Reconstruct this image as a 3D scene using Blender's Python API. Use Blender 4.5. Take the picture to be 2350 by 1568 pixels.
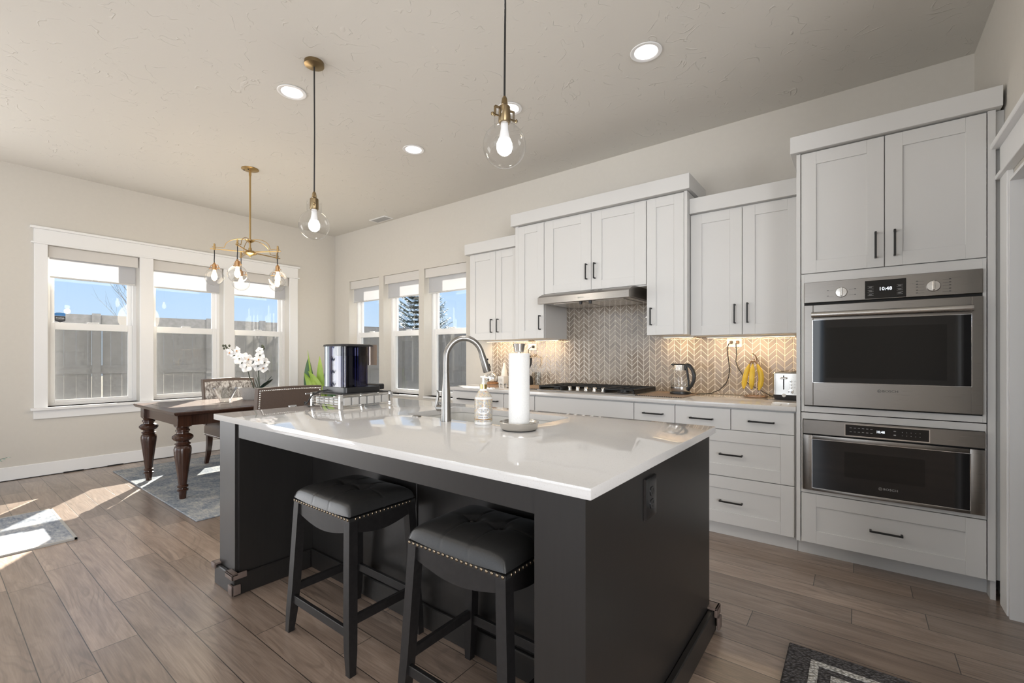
import bpy, bmesh, math, random
from mathutils import Vector, Matrix, Quaternion

S = bpy.context.scene
for o in list(bpy.data.objects):
    bpy.data.objects.remove(o, do_unlink=True)
C = S.collection
PI = math.pi

# ---------------------------------------------------------------- camera
FPX, YAW, HZ = 1039.0, math.radians(37.39), 816.6
cd = bpy.data.cameras.new('camera')
cam = bpy.data.objects.new('camera', cd)
C.objects.link(cam)
cam.location = (0, 0, 1.23)
cam.rotation_euler = (PI / 2, 0, YAW)
cd.sensor_fit = 'HORIZONTAL'
cd.sensor_width = 36.0
cd.lens = 36.0 * FPX / 2350.0
cd.shift_y = (HZ - 784.0) / 2350.0
cd.clip_start = 0.02
cd.clip_end = 300
S.camera = cam

# ---------------------------------------------------------------- view
S.view_settings.view_transform = 'Standard'
S.view_settings.look = 'None'
S.view_settings.exposure = 0.08
S.view_settings.gamma = 1.0
S.view_settings.use_curve_mapping = False

# ---------------------------------------------------------------- sky
w = bpy.data.worlds.new('sky')
S.world = w
w.use_nodes = True
nt = w.node_tree
for n in list(nt.nodes):
    nt.nodes.remove(n)
tc = nt.nodes.new('ShaderNodeTexCoord')
sx = nt.nodes.new('ShaderNodeSeparateXYZ')
rp = nt.nodes.new('ShaderNodeValToRGB')
bg = nt.nodes.new('ShaderNodeBackground')
ow = nt.nodes.new('ShaderNodeOutputWorld')
nt.links.new(tc.outputs['Generated'], sx.inputs[0])
nt.links.new(sx.outputs['Z'], rp.inputs[0])
nt.links.new(rp.outputs[0], bg.inputs[0])
nt.links.new(bg.outputs[0], ow.inputs[0])
el = rp.color_ramp.elements
el[0].position = 0.0
el[0].color = (0.47, 0.57, 0.68, 1)
el[1].position = 0.9
el[1].color = (0.15, 0.31, 0.64, 1)
e = el.new(0.06); e.color = (0.42, 0.55, 0.71, 1)
e = el.new(0.18); e.color = (0.34, 0.50, 0.73, 1)
bg.inputs[1].default_value = 1.45

# ---------------------------------------------------------------- sun
sd = bpy.data.lights.new('sun', 'SUN')
sd.energy = 42.0
sd.angle = math.radians(0.6)
sd.color = (1.0, 0.93, 0.82)
sun = bpy.data.objects.new('sun', sd)
C.objects.link(sun)
sun.location = (-20, 12, 14)
sun.rotation_euler = Vector((0.824, -0.587, -0.590)).to_track_quat('-Z', 'Y').to_euler()

# ------------------------------------------ unseen fill lamps, added to brighten the room
def area(name, loc, d, sx_, sy_, power, col=(1, 1, 1), shape='RECTANGLE', spread=None):
    l = bpy.data.lights.new(name, 'AREA')
    l.shape = shape
    l.size = sx_
    if shape in ('RECTANGLE', 'ELLIPSE'):
        l.size_y = sy_
    l.energy = power
    l.color = col
    if spread:
        l.spread = spread
    o = bpy.data.objects.new(name, l)
    C.objects.link(o)
    o.location = loc
    o.rotation_euler = Vector(d).to_track_quat('-Z', 'Y').to_euler()
    return o
area('fill_rear_a', (-5.0, -4.40, 1.55), (0, 1, 0.22), 2.6, 2.3, 25, (0.95, 0.98, 1.0))
area('fill_rear_b', (-1.9, -4.40, 1.55), (0, 1, 0.22), 2.6, 2.3, 56, (0.95, 0.98, 1.0))
area('fill_side', (3.35, -2.5, 1.50), (-0.75, 0.8, -0.05), 2.6, 2.3, 215, (0.97, 0.98, 1.0))
area('fill_patio', (-6.55, -1.55, 1.08), (1, 0.25, 0.30), 2.0, 2.0, 80, (0.97, 0.98, 1.0))

# ---------------------------------------------------------------- helpers
def lin(r, g, b):
    f = lambda c: (c / 255 / 12.92) if c <= 10.3 else (((c / 255) + 0.055) / 1.055) ** 2.4
    return (f(r), f(g), f(b), 1)

class MB:
    """collects shapes; build() links them as ONE mesh object"""
    def __init__(self):
        self.bm = bmesh.new()
        self.M = None
    def _fin(self, vs):
        if self.M is not None:
            bmesh.ops.transform(self.bm, matrix=self.M, verts=vs)
        return vs
    def box(self, x0, y0, z0, x1, y1, z1, bev=0.0, seg=1, mi=0):
        b = bmesh.new()
        bmesh.ops.create_cube(b, size=1)
        sx_, sy_, sz_ = abs(x1 - x0), abs(y1 - y0), abs(z1 - z0)
        for v in b.verts:
            v.co = Vector(((x0 + x1) / 2 + v.co.x * sx_, (y0 + y1) / 2 + v.co.y * sy_, (z0 + z1) / 2 + v.co.z * sz_))
        if bev > 0:
            bev = min(bev, 0.45 * min(sx_, sy_, sz_))
            bmesh.ops.bevel(b, geom=list(b.edges), offset=bev, segments=seg, profile=0.6, affect='EDGES')
        return self._join(b, mi)
    def _join(self, b, mi=0):
        m = {}
        vs = []
        for v in b.verts:
            n = self.bm.verts.new(v.co)
            m[v] = n
            vs.append(n)
        for f in b.faces:
            try:
                nf = self.bm.faces.new([m[v] for v in f.verts])
                nf.material_index = mi
                nf.smooth = f.smooth
            except ValueError:
                pass
        b.free()
        return self._fin(vs)
    def loft(self, rings, closed=True, cap=True, mi=0):
        R = [[self.bm.verts.new(Vector(p)) for p in r] for r in rings]
        n = len(R[0])
        for i in range(len(R) - 1):
            for j in range(n if closed else n - 1):
                a, b_, c, d = R[i][j], R[i][(j + 1) % n], R[i + 1][(j + 1) % n], R[i + 1][j]
                try:
                    f = self.bm.faces.new((a, b_, c, d)); f.material_index = mi
                except ValueError:
                    pass
        if cap and closed:
            for r in (list(reversed(R[0])), R[-1]):
                try:
                    f = self.bm.faces.new(r); f.material_index = mi
                except ValueError:
                    pass
        return self._fin([v for r in R for v in r])
    def cyl(self, p, q, r, r2=None, n=20, mi=0):
        return self.tube([p, q], [r, r if r2 is None else r2], n, mi)
    def tube(self, pts, r, n=10, mi=0, closed=False):
        pts = [Vector(p) for p in pts]
        rs = r if isinstance(r, (list, tuple)) else [r] * len(pts)
        L = len(pts)
        rings = []
        up = None
        for i in range(L):
            if closed:
                t = (pts[(i + 1) % L] - pts[i - 1]).normalized()
            else:
                t = (pts[min(i + 1, L - 1)] - pts[max(i - 1, 0)]).normalized()
            if up is None:
                up = Vector((0, 0, 1)) if abs(t.z) < 0.9 else Vector((1, 0, 0))
            a = (up - t * up.dot(t))
            if a.length < 1e-6:
                a = t.orthogonal()
            a.normalize()
            up = a
            b_ = t.cross(a)
            rings.append([pts[i] + (a * math.cos(2 * PI * k / n) + b_ * math.sin(2 * PI * k / n)) * rs[i] for k in range(n)])
        if closed:
            rings.append(rings[0])
            R = [[self.bm.verts.new(p) for p in rr] for rr in rings[:-1]]
            for i in range(L):
                for j in range(n):
                    f = self.bm.faces.new((R[i][j], R[i][(j + 1) % n], R[(i + 1) % L][(j + 1) % n], R[(i + 1) % L][j])); f.material_index = mi
            return self._fin([v for rr in R for v in rr])
        return self.loft(rings, True, True, mi)
    def lathe(self, prof, c=(0, 0, 0), n=32, cap=True, mi=0):
        rings = [[(c[0] + r * math.cos(2 * PI * k / n), c[1] + r * math.sin(2 * PI * k / n), c[2] + z) for k in range(n)] for r, z in prof]
        return self.loft(rings, True, cap, mi)
    def prism(self, poly, axis, a, b_, mi=0):
        def P(u, v, t):
            return {'x': (t, u, v), 'y': (u, t, v), 'z': (u, v, t)}[axis]
        return self.loft([[P(u, v, a) for u, v in poly], [P(u, v, b_) for u, v in poly]], True, True, mi)
    def sphere(self, c, r, n=16, sc=(1, 1, 1), mi=0):
        b = bmesh.new()
        bmesh.ops.create_uvsphere(b, u_segments=n, v_segments=max(6, n // 2), radius=r)
        for v in b.verts:
            v.co = Vector((c[0] + v.co.x * sc[0], c[1] + v.co.y * sc[1], c[2] + v.co.z * sc[2]))
        return self._join(b, mi)
    def grid(self, fn, nu, nv, mi=0):
        V = [[self.bm.verts.new(Vector(fn(i / nu, j / nv))) for j in range(nv + 1)] for i in range(nu + 1)]
        for i in range(nu):
            for j in range(nv):
                f = self.bm.faces.new((V[i][j], V[i + 1][j], V[i + 1][j + 1], V[i][j + 1])); f.material_index = mi
        return self._fin([v for r in V for v in r])
    def build(self, name, mat, parent=None, smooth=35, local=False):
        bm = self.bm
        bmesh.ops.recalc_face_normals(bm, faces=list(bm.faces))
        off = Vector((0, 0, 0))
        if parent is not None and not local:
            p = parent
            while p is not None:
                off += Vector(p.location)
                p = p.parent
        if off.length > 0:
            bmesh.ops.translate(bm, vec=-off, verts=list(bm.verts))
        me = bpy.data.meshes.new(name)
        bm.to_mesh(me)
        bm.free()
        for m in (mat if isinstance(mat, (list, tuple)) else [mat]):
            me.materials.append(m)
        if smooth:
            for p in me.polygons:
                p.use_smooth = True
            me.set_sharp_from_angle(angle=math.radians(smooth))
        o = bpy.data.objects.new(name, me)
        C.objects.link(o)
        o.parent = parent
        return o

def tag(o, label=None, cat=None, group=None, kind=None):
    if label: o['label'] = label
    if cat: o['category'] = cat
    if group: o['group'] = group
    if kind: o['kind'] = kind
    return o
def thing(name, label, cat, loc=(0, 0, 0), rotz=0, group=None):
    o = bpy.data.objects.new(name, None)
    o.empty_display_size = 0.1
    C.objects.link(o)
    o.location = loc
    o.rotation_euler = (0, 0, rotz)
    return tag(o, label, cat, group)
def struct(name, mb, mat, smooth=35, parent=None):
    o = mb.build(name, mat, parent, smooth)
    if parent is None:
        o['kind'] = 'structure'
    return o
def copy_tree(o, parent=None):
    c = o.copy()
    C.objects.link(c)
    c.parent = parent
    for ch in list(o.children):
        copy_tree(ch, c)
    return c
def boolean_cut(o, cutters):
    """cut mesh objects out of o and drop the cutters"""
    for c in cutters:
        m = o.modifiers.new('cut', 'BOOLEAN')
        m.operation = 'DIFFERENCE'
        m.solver = 'EXACT'
        m.object = c
    dg = bpy.context.evaluated_depsgraph_get()
    me = bpy.data.meshes.new_from_object(o.evaluated_get(dg))
    o.modifiers.clear()
    o.data = me
    for c in cutters:
        bpy.data.objects.remove(c, do_unlink=True)
def text_part(name, txt, size, mat, parent, M, depth=0.0006, align='CENTER', bend=None, sx_=1.0):
    cu = bpy.data.curves.new(name, 'FONT')
    cu.body = txt
    cu.size = size
    cu.extrude = depth
    cu.align_x = align
    cu.align_y = 'CENTER'
    cu.resolution_u = 2
    t = bpy.data.objects.new(name, cu)
    C.objects.link(t)
    bpy.context.view_layer.update()
    dg = bpy.context.evaluated_depsgraph_get()
    me = bpy.data.meshes.new_from_object(t.evaluated_get(dg))
    bpy.data.objects.remove(t, do_unlink=True)
    if sx_ != 1.0:
        for v in me.vertices:
            v.co.x *= sx_
    if bend:
        for v in me.vertices:
            a = v.co.x / bend
            v.co = Vector((math.sin(a) * (bend + v.co.z), v.co.y, math.cos(a) * (bend + v.co.z) - bend))
    off = Vector((0, 0, 0))
    p = parent
    while p is not None:
        off += Vector(p.location)
        p = p.parent
    me.transform(Matrix.Translation(-off) @ M)
    me.materials.clear()
    me.materials.append(mat)
    o = bpy.data.objects.new(name, me)
    C.objects.link(o)
    o.parent = parent
    return o
def frame_M(origin, xdir, ydir):
    x = Vector(xdir).normalized(); y = Vector(ydir).normalized(); z = x.cross(y)
    M = Matrix(((x.x, y.x, z.x, origin[0]), (x.y, y.y, z.y, origin[1]), (x.z, y.z, z.z, origin[2]), (0, 0, 0, 1)))
    return M

# ---------------------------------------------------------------- materials
class NT:
    def __init__(self, name):
        self.m = bpy.data.materials.new(name)
        self.m.use_nodes = True
        self.t = self.m.node_tree
        self.b = self.t.nodes['Principled BSDF']
        self.o = self.t.nodes['Material Output']
    def n(self, typ, **kw):
        nd = self.t.nodes.new('ShaderNode' + typ)
        for k, v in kw.items():
            setattr(nd, k, v)
        return nd
    def l(self, a, b_):
        self.t.links.new(a, b_)
    def math(self, op, a, b_=None, c=None):
        nd = self.n('Math', operation=op)
        for i, v in enumerate((a, b_, c)):
            if v is None: continue
            if isinstance(v, (int, float)): nd.inputs[i].default_value = v
            else: self.l(v, nd.inputs[i])
        return nd.outputs[0]
    def mix(self, f, a, b_):
        nd = self.n('Mix', data_type='RGBA')
        for i, v in ((0, f), (6, a), (7, b_)):
            if isinstance(v, (int, float, tuple)): nd.inputs[i].default_value = v
            else: self.l(v, nd.inputs[i])
        return nd.outputs[2]
    def ramp(self, f, stops):
        nd = self.n('ValToRGB')
        e_ = nd.color_ramp.elements
        while len(e_) < len(stops): e_.new(0.5)
        for k, (p, c) in enumerate(stops):
            e_[k].position = p
            e_[k].color = c if isinstance(c, tuple) else (c, c, c, 1)
        self.l(f, nd.inputs[0])
        return nd.outputs[0]
    def coord(self, kind='Object', scale=(1, 1, 1), rot=(0, 0, 0)):
        tc_ = self.n('TexCoord')
        mp = self.n('Mapping')
        mp.inputs['Scale'].default_value = scale
        mp.inputs['Rotation'].default_value = rot
        self.l(tc_.outputs[kind], mp.inputs[0])
        return mp.outputs[0]
    def noise(self, v, scale, detail=3, rough=0.5, dist=0.0):
        nd = self.n('TexNoise')
        nd.inputs['Scale'].default_value = scale
        nd.inputs['Detail'].default_value = detail
        nd.inputs['Roughness'].default_value = rough
        nd.inputs['Distortion'].default_value = dist
        if v is not None: self.l(v, nd.inputs['Vector'])
        return nd
    def bump(self, h, strength=0.3, dist=0.01):
        nd = self.n('Bump')
        nd.inputs['Strength'].default_value = strength
        nd.inputs['Distance'].default_value = dist
        self.l(h, nd.inputs['Height'])
        self.l(nd.outputs[0], self.b.inputs['Normal'])
    def set(self, **kw):
        for k, v in kw.items():
            k = k.replace('_', ' ')
            i = self.b.inputs[k]
            if isinstance(v, (int, float)): i.default_value = v
            elif isinstance(v, tuple): i.default_value = v
            else: self.l(v, i)
        return self

def pm(name, col, rough=0.5, metal=0.0, spec=0.5, noise=None, coat=0.0):
    """plain procedural material; noise = (scale, colour spread, bump strength)"""
    t = NT(name)
    t.set(Roughness=rough, Metallic=metal)
    t.b.inputs['Specular IOR Level'].default_value = spec
    if coat:
        t.b.inputs['Coat Weight'].default_value = coat
        t.b.inputs['Coat Roughness'].default_value = 0.08
    if noise:
        sc, sp, bs = noise
        nn = t.noise(t.coord(), sc, 4)
        a = tuple(max(0, c * (1 - sp)) for c in col[:3]) + (1,)
        b_ = tuple(min(1, c * (1 + sp)) for c in col[:3]) + (1,)
        t.l(t.ramp(nn.outputs[0], [(0.3, a), (0.7, b_)]), t.b.inputs['Base Color'])
        if bs: t.bump(nn.outputs[0], bs, 0.004)
    else:
        t.b.inputs['Base Color'].default_value = col
    return t.m
def emit(name, col, s):
    t = NT(name)
    t.b.inputs['Base Color'].default_value = (0, 0, 0, 1)
    t.b.inputs['Emission Color'].default_value = col
    t.b.inputs['Emission Strength'].default_value = s
    return t.m
def thin_glass(name, tint=(1, 1, 1, 1), ior=1.45, rough=0.0, gain=1.0):
    t = NT(name)
    t.t.nodes.remove(t.b)
    tr = t.n('BsdfTransparent'); tr.inputs[0].default_value = tint
    gl = t.n('BsdfGlossy'); gl.inputs['Roughness'].default_value = rough
    lw = t.n('LayerWeight'); lw.inputs[0].default_value = 0.5
    f0 = ((ior - 1) / (ior + 1)) ** 2
    k5 = t.math('POWER', lw.outputs['Facing'], 4.0)
    fr = t.math('MULTIPLY', t.math('ADD', f0, t.math('MULTIPLY', k5, 1 - f0)), gain)
    mx = t.n('MixShader')
    t.l(fr, mx.inputs[0])
    t.l(tr.outputs[0], mx.inputs[1]); t.l(gl.outputs[0], mx.inputs[2])
    t.l(mx.outputs[0], t.o.inputs[0])
    return t.m
def brushed(name, col, rough=0.28, axis=2, strength=0.04):
    """brushed metal with fine streaks along one axis"""
    t = NT(name)
    sc = [140, 140, 140]; sc[axis] = 1
    nn = t.noise(t.coord('Object', tuple(sc)), 6, 2)
    t.set(Metallic=1.0)
    t.b.inputs['Base Color'].default_value = col
    r = t.n('MapRange'); r.inputs[3].default_value = rough - 0.03; r.inputs[4].default_value = rough + 0.05
    t.l(nn.outputs[0], r.inputs[0]); t.l(r.outputs[0], t.b.inputs['Roughness'])
    t.bump(nn.outputs[0], strength, 0.001)
    return t.m

M = {}
M['wall'] = pm('wall_paint', (0.60, 0.572, 0.525, 1), 0.75, spec=0.3, noise=(30, 0.01, 0.05))
M['trim'] = pm('white_trim_paint', (0.80, 0.80, 0.80, 1), 0.35, spec=0.4)
M['cab'] = pm('white_cabinet_paint', (0.61, 0.605, 0.595, 1), 0.38, spec=0.4)
M['cabin'] = pm('cabinet_interior', (0.45, 0.44, 0.42, 1), 0.6)
M['black'] = pm('matte_black_metal', (0.012, 0.012, 0.012, 1), 0.4, spec=0.4)
M['plastic_black'] = pm('black_plastic', (0.015, 0.015, 0.016, 1), 0.35)
M['gap'] = pm('dark_gap', (0.006, 0.006, 0.006, 1), 0.7)
M['steel'] = brushed('brushed_steel', (0.27, 0.25, 0.23, 1), 0.28, 0, 0.012)
M['steel_v'] = brushed('brushed_steel_round', (0.62, 0.60, 0.57, 1), 0.24, 2)
M['nickel'] = brushed('brushed_nickel', (0.30, 0.29, 0.275, 1), 0.30, 2)
M['chrome'] = pm('chrome', (0.82, 0.82, 0.82, 1), 0.07, 1.0)
M['brass'] = pm('antique_brass', (0.48, 0.33, 0.15, 1), 0.3, 1.0)
M['bronze'] = pm('aged_brass', (0.27, 0.20, 0.11, 1), 0.32, 1.0)
M['copper'] = pm('warm_copper_brass', (0.55, 0.33, 0.16, 1), 0.28, 1.0)
M['oven_glass'] = pm('black_oven_glass', (0.006, 0.006, 0.007, 1), 0.04, spec=0.5)
M['oven_glass_in'] = pm('oven_window_glass', (0.007, 0.007, 0.007, 1), 0.05, spec=0.35)
M['display'] = pm('black_display', (0.004, 0.004, 0.005, 1), 0.12)
M['digit'] = emit('lit_digits', (0.85, 0.92, 1, 1), 2.5)
M['mark'] = pm('grey_print', (0.35, 0.35, 0.35, 1), 0.5)
M['mark_dark'] = pm('dark_print', (0.03, 0.03, 0.03, 1), 0.5)
M['glass'] = thin_glass('window_glass', (0.97, 0.98, 0.98, 1), 1.35)
M['globe'] = thin_glass('clear_globe_glass', (0.97, 0.97, 0.97, 1), 1.42, 0.0, 1.0)
M['clear'] = thin_glass('clear_glass', (0.94, 0.95, 0.95, 1), 1.45, 0.02, 1.2)
M['water'] = thin_glass('smoked_blue_tank', (0.36, 0.36, 0.52, 1), 1.45, 0.02, 1.6)
M['bulb'] = emit('lit_bulb', (1.0, 0.96, 0.9, 1), 9.0)
M['bulb_warm'] = emit('lit_filament_bulb', (1.0, 0.78, 0.48, 1), 9.0)
M['bulb_neck'] = pm('bulb_plastic', (0.75, 0.76, 0.78, 1), 0.3)
M['lens'] = emit('lamp_lens', (1.0, 0.97, 0.92, 1), 6.0)
M['led'] = emit('warm_led', (1.0, 0.72, 0.40, 1), 6.0)
M['white_plastic'] = pm('white_plastic', (0.78, 0.77, 0.74, 1), 0.35)
M['ceramic'] = pm('white_ceramic', (0.78, 0.77, 0.75, 1), 0.2, coat=0.3)
M['cord'] = pm('black_cord', (0.01, 0.01, 0.01, 1), 0.5)
M['leather_dark'] = pm('charcoal_leather', (0.020, 0.0195, 0.019, 1), 0.34, noise=(260, 0.15, 0.10))
M['leather_brown'] = pm('taupe_leather', (0.115, 0.085, 0.070, 1), 0.38, noise=(220, 0.12, 0.10))
M['stool_wood'] = pm('espresso_wood', (0.010, 0.009, 0.009, 1), 0.42, noise=(60, 0.3, 0.03))
M['nail'] = pm('nailhead_metal', (0.26, 0.21, 0.15, 1), 0.3, 1.0)
M['nail_silver'] = pm('silver_nailhead', (0.85, 0.83, 0.80, 1), 0.18, 1.0)
M['banana'] = pm('banana_skin', (0.74, 0.50, 0.05, 1), 0.45, noise=(14, 0.12, 0.04))
M['banana_end'] = pm('banana_tip', (0.09, 0.05, 0.02, 1), 0.7)
M['towel'] = pm('paper_towel', (0.80, 0.80, 0.79, 1), 0.9, spec=0.1, noise=(160, 0.03, 0.35))
M['pot_stone'] = pm('speckled_stone_pot', (0.33, 0.32, 0.31, 1), 0.8, noise=(420, 0.6, 0.3))
M['petal'] = pm('white_petal', (0.80, 0.80, 0.80, 1), 0.55, spec=0.2)
M['stem'] = pm('dark_stem', (0.035, 0.045, 0.025, 1), 0.5)
M['leaf_dark'] = pm('dark_green_leaf', (0.025, 0.055, 0.045, 1), 0.3)
M['wood_warm'] = pm('warm_wood', (0.42, 0.20, 0.08, 1), 0.45, noise=(40, 0.25, 0.05))
M['guard'] = pm('brown_rubber', (0.13, 0.095, 0.08, 1), 0.45)
M['sink'] = pm('grey_composite_sink', (0.56, 0.555, 0.53, 1), 0.4, noise=(300, 0.05, 0.02))
M['mat_tan'] = pm('tan_mat', (0.27, 0.20, 0.15, 1), 0.6, noise=(90, 0.1, 0.08))
M['fence'] = pm('grey_fence_wood', (0.20, 0.20, 0.205, 1), 0.8, noise=(18, 0.18, 0.1))
M['bark'] = pm('bare_bark', (0.10, 0.08, 0.07, 1), 0.8)
M['needle'] = pm('fir_needles', (0.055, 0.085, 0.06, 1), 0.7, noise=(3, 0.4, 0))
M['soil'] = pm('yard_ground', (0.16, 0.14, 0.10, 1), 0.9, noise=(4, 0.3, 0.1))
M['pot_white'] = pm('white_planter', (0.7, 0.7, 0.68, 1), 0.4)
M['terracotta'] = pm('gold_light', (0.75, 0.45, 0.15, 1), 0.4)
M['pet_tree'] = pm('artificial_fir', (0.02, 0.06, 0.045, 1), 0.6)

def mk_floor():
    t = NT('wood_planks')
    v = t.coord('Object')
    sp = t.n('SeparateXYZ'); t.l(v, sp.inputs[0])
    W, Lp = 0.1545, 1.15
    yy_ = t.math('DIVIDE', t.math('SUBTRACT', sp.outputs['Y'], 0.122), W)
    row = t.math('FLOOR', yy_)
    wn = t.n('TexWhiteNoise', noise_dimensions='1D'); t.l(row, wn.inputs['W'])
    xs = t.math('ADD', t.math('DIVIDE', sp.outputs['X'], Lp), t.math('MULTIPLY', wn.outputs['Value'], 7.0))
    col_ = t.math('FLOOR', xs)
    cb = t.n('CombineXYZ'); t.l(row, cb.inputs[0]); t.l(col_, cb.inputs[1])
    wn2 = t.n('TexWhiteNoise', noise_dimensions='2D'); t.l(cb.outputs[0], wn2.inputs['Vector'])
    fy = t.math('FRACT', yy_)
    fx = t.math('FRACT', xs)
    ey = t.math('MINIMUM', fy, t.math('SUBTRACT', 1.0, fy))
    ex = t.math('MINIMUM', fx, t.math('SUBTRACT', 1.0, fx))
    edge = t.math('MINIMUM', t.math('MULTIPLY', ey, W), t.math('MULTIPLY', ex, Lp))
    gap = t.math('LESS_THAN', edge, 0.0016)
    # grain: stretched noise shifted per plank
    sh = t.n('VectorMath', operation='ADD')
    cb2 = t.n('CombineXYZ')
    t.l(t.math('MULTIPLY', wn2.outputs['Value'], 37.0), cb2.inputs[0]); t.l(t.math('MULTIPLY', wn2.outputs['Value'], 11.0), cb2.inputs[1])
    t.l(v, sh.inputs[0]); t.l(cb2.outputs[0], sh.inputs[1])
    mp = t.n('Mapping'); mp.inputs['Scale'].default_value = (1.0, 9.0, 1.0); t.l(sh.outputs[0], mp.inputs[0])
    g1 = t.noise(mp.outputs[0], 2.2, 5, 0.6, 1.2)
    mp2 = t.n('Mapping'); mp2.inputs['Scale'].default_value = (3.0, 90.0, 1.0); t.l(sh.outputs[0], mp2.inputs[0])
    g2 = t.noise(mp2.outputs[0], 2.0, 3, 0.5)
    mp3 = t.n('Mapping'); mp3.inputs['Scale'].default_value = (1.1, 7.5, 1.0); t.l(sh.outputs[0], mp3.inputs[0])
    gn = t.noise(mp3.outputs[0], 0.9, 1.5, 0.45, 0.35)
    ringf = t.math('ABSOLUTE', t.math('SUBTRACT', t.math('FRACT', t.math('MULTIPLY', gn.outputs[0], 17.0)), 0.5))
    gm = t.noise(sh.outputs[0], 3.0, 2)
    grn = t.math('MAXIMUM', t.ramp(ringf, [(0.02, 0.0), (0.20, 1.0)]), t.ramp(gm.outputs[0], [(0.40, 1.0), (0.62, 0.25)]))
    f = t.math('ADD', t.math('MULTIPLY', g1.outputs[0], 0.65), t.math('MULTIPLY', g2.outputs[0], 0.35))
    base = t.ramp(f, [(0.28, (0.155, 0.110, 0.084, 1)), (0.5, (0.275, 0.208, 0.166, 1)), (0.72, (0.40, 0.315, 0.258, 1))])
    tint = t.ramp(wn2.outputs['Value'], [(0.0, (0.66, 0.64, 0.62, 1)), (1.0, (1.15, 1.12, 1.08, 1))])
    mul = t.n('Mix', data_type='RGBA', blend_type='MULTIPLY'); mul.inputs[0].default_value = 1.0
    t.l(base, mul.inputs[6]); t.l(tint, mul.inputs[7])
    dk = t.n('Mix', data_type='RGBA', blend_type='MULTIPLY'); t.l(mul.outputs[2], dk.inputs[6]); t.l(grn, dk.inputs[7]); dk.inputs[0].default_value = 0.30
    t.l(t.mix(gap, dk.outputs[2], (0.02, 0.014, 0.01, 1)), t.b.inputs['Base Color'])
    t.b.inputs['Coat Weight'].default_value = 0.55; t.b.inputs['Coat Roughness'].default_value = 0.22
    t.l(t.math('ADD', 0.30, t.math('MULTIPLY', g2.outputs[0], 0.14)), t.b.inputs['Roughness'])
    h = t.math('SUBTRACT', t.math('ADD', t.math('MULTIPLY', grn, 0.5), t.math('MULTIPLY', g2.outputs[0], 0.4)), t.math('MULTIPLY', gap, 1.5))
    t.b.inputs['Specular IOR Level'].default_value = 0.75
    t.bump(h, 0.35, 0.0016)
    return t.m
M['floor'] = mk_floor()

def mk_ceiling():
    t = NT('skip_trowel_ceiling')
    v = t.coord('Object')
    a = t.noise(v, 4.2, 2, 0.5, 0.8)
    line = t.math('SUBTRACT', 1.0, t.math('MINIMUM', 1.0, t.math('MULTIPLY', t.math('ABSOLUTE', t.math('SUBTRACT', a.outputs[0], 0.5)), 90.0)))
    m = t.noise(v, 7.0, 2)
    mask = t.ramp(m.outputs[0], [(0.52, 0.0), (0.6, 1.0)])
    a2 = t.noise(v, 6.5, 2, 0.5, 0.6)
    line2 = t.math('SUBTRACT', 1.0, t.math('MINIMUM', 1.0, t.math('MULTIPLY', t.math('ABSOLUTE', t.math('SUBTRACT', a2.outputs[0], 0.47)), 110.0)))
    mask2 = t.ramp(m.outputs[0], [(0.36, 1.0), (0.43, 0.0)])
    fine = t.noise(v, 40, 3)
    h = t.math('ADD', t.math('ADD', t.math('MULTIPLY', line, mask), t.math('MULTIPLY', line2, mask2)), t.math('MULTIPLY', fine.outputs[0], 0.06))
    t.set(Base_Color=(0.63, 0.61, 0.57, 1), Roughness=0.8)
    t.b.inputs['Specular IOR Level'].default_value = 0.2
    t.bump(h, 0.5, 0.006)
    return t.m
M['ceiling'] = mk_ceiling()

def mk_tile():
    t = NT('chevron_tile')
    v = t.coord('Object')
    sp = t.n('SeparateXYZ'); t.l(v, sp.inputs[0])
    CW, RISE, PER = 0.0555, 0.054, 0.0475
    u = t.math('DIVIDE', sp.outputs['X'], CW)
    tri = t.math('ABSOLUTE', t.math('SUBTRACT', t.math('MULTIPLY', t.math('FRACT', t.math('DIVIDE', u, 2.0)), 2.0), 1.0))
    zz = t.math('DIVIDE', t.math('ADD', sp.outputs['Z'], t.math('MULTIPLY', tri, RISE)), PER)
    fu = t.math('FRACT', u); fz = t.math('FRACT', zz)
    eu = t.math('MULTIPLY', t.math('MINIMUM', fu, t.math('SUBTRACT', 1.0, fu)), CW)
    ez = t.math('MULTIPLY', t.math('MINIMUM', fz, t.math('SUBTRACT', 1.0, fz)), PER * 0.72)
    ed = t.math('MINIMUM', eu, ez)
    gr = t.math('LESS_THAN', ed, 0.0017)
    cb = t.n('CombineXYZ'); t.l(t.math('FLOOR', u), cb.inputs[0]); t.l(t.math('FLOOR', zz), cb.inputs[1])
    wn = t.n('TexWhiteNoise', noise_dimensions='2D'); t.l(cb.outputs[0], wn.inputs['Vector'])
    tc_ = t.ramp(wn.outputs['Value'], [(0.0, (0.225, 0.185, 0.150, 1)), (1.0, (0.31, 0.262, 0.215, 1))])
    t.l(t.mix(gr, tc_, (0.70, 0.66, 0.58, 1)), t.b.inputs['Base Color'])
    t.l(t.math('ADD', 0.10, t.math('MULTIPLY', gr, 0.6)), t.b.inputs['Roughness'])
    nn = t.noise(v, 55, 2, 0.5, 0.3)
    pil = t.math('MINIMUM', t.math('DIVIDE', ed, 0.006), 1.0)
    t.bump(t.math('ADD', t.math('MULTIPLY', nn.outputs[0], 0.5), t.math('MULTIPLY', pil, 0.5)), 0.22, 0.003)
    return t.m
M['tile'] = mk_tile()

def mk_quartz():
    t = NT('white_quartz')
    v = t.coord()
    a = t.noise(v, 260, 2)
    t.l(t.ramp(a.outputs[0], [(0.28, (0.52, 0.51, 0.495, 1)), (0.4, (0.60, 0.59, 0.58, 1))]), t.b.inputs['Base Color'])
    t.set(Roughness=0.04)
    t.b.inputs['Specular IOR Level'].default_value = 0.55
    return t.m
M['quartz'] = mk_quartz()

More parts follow.
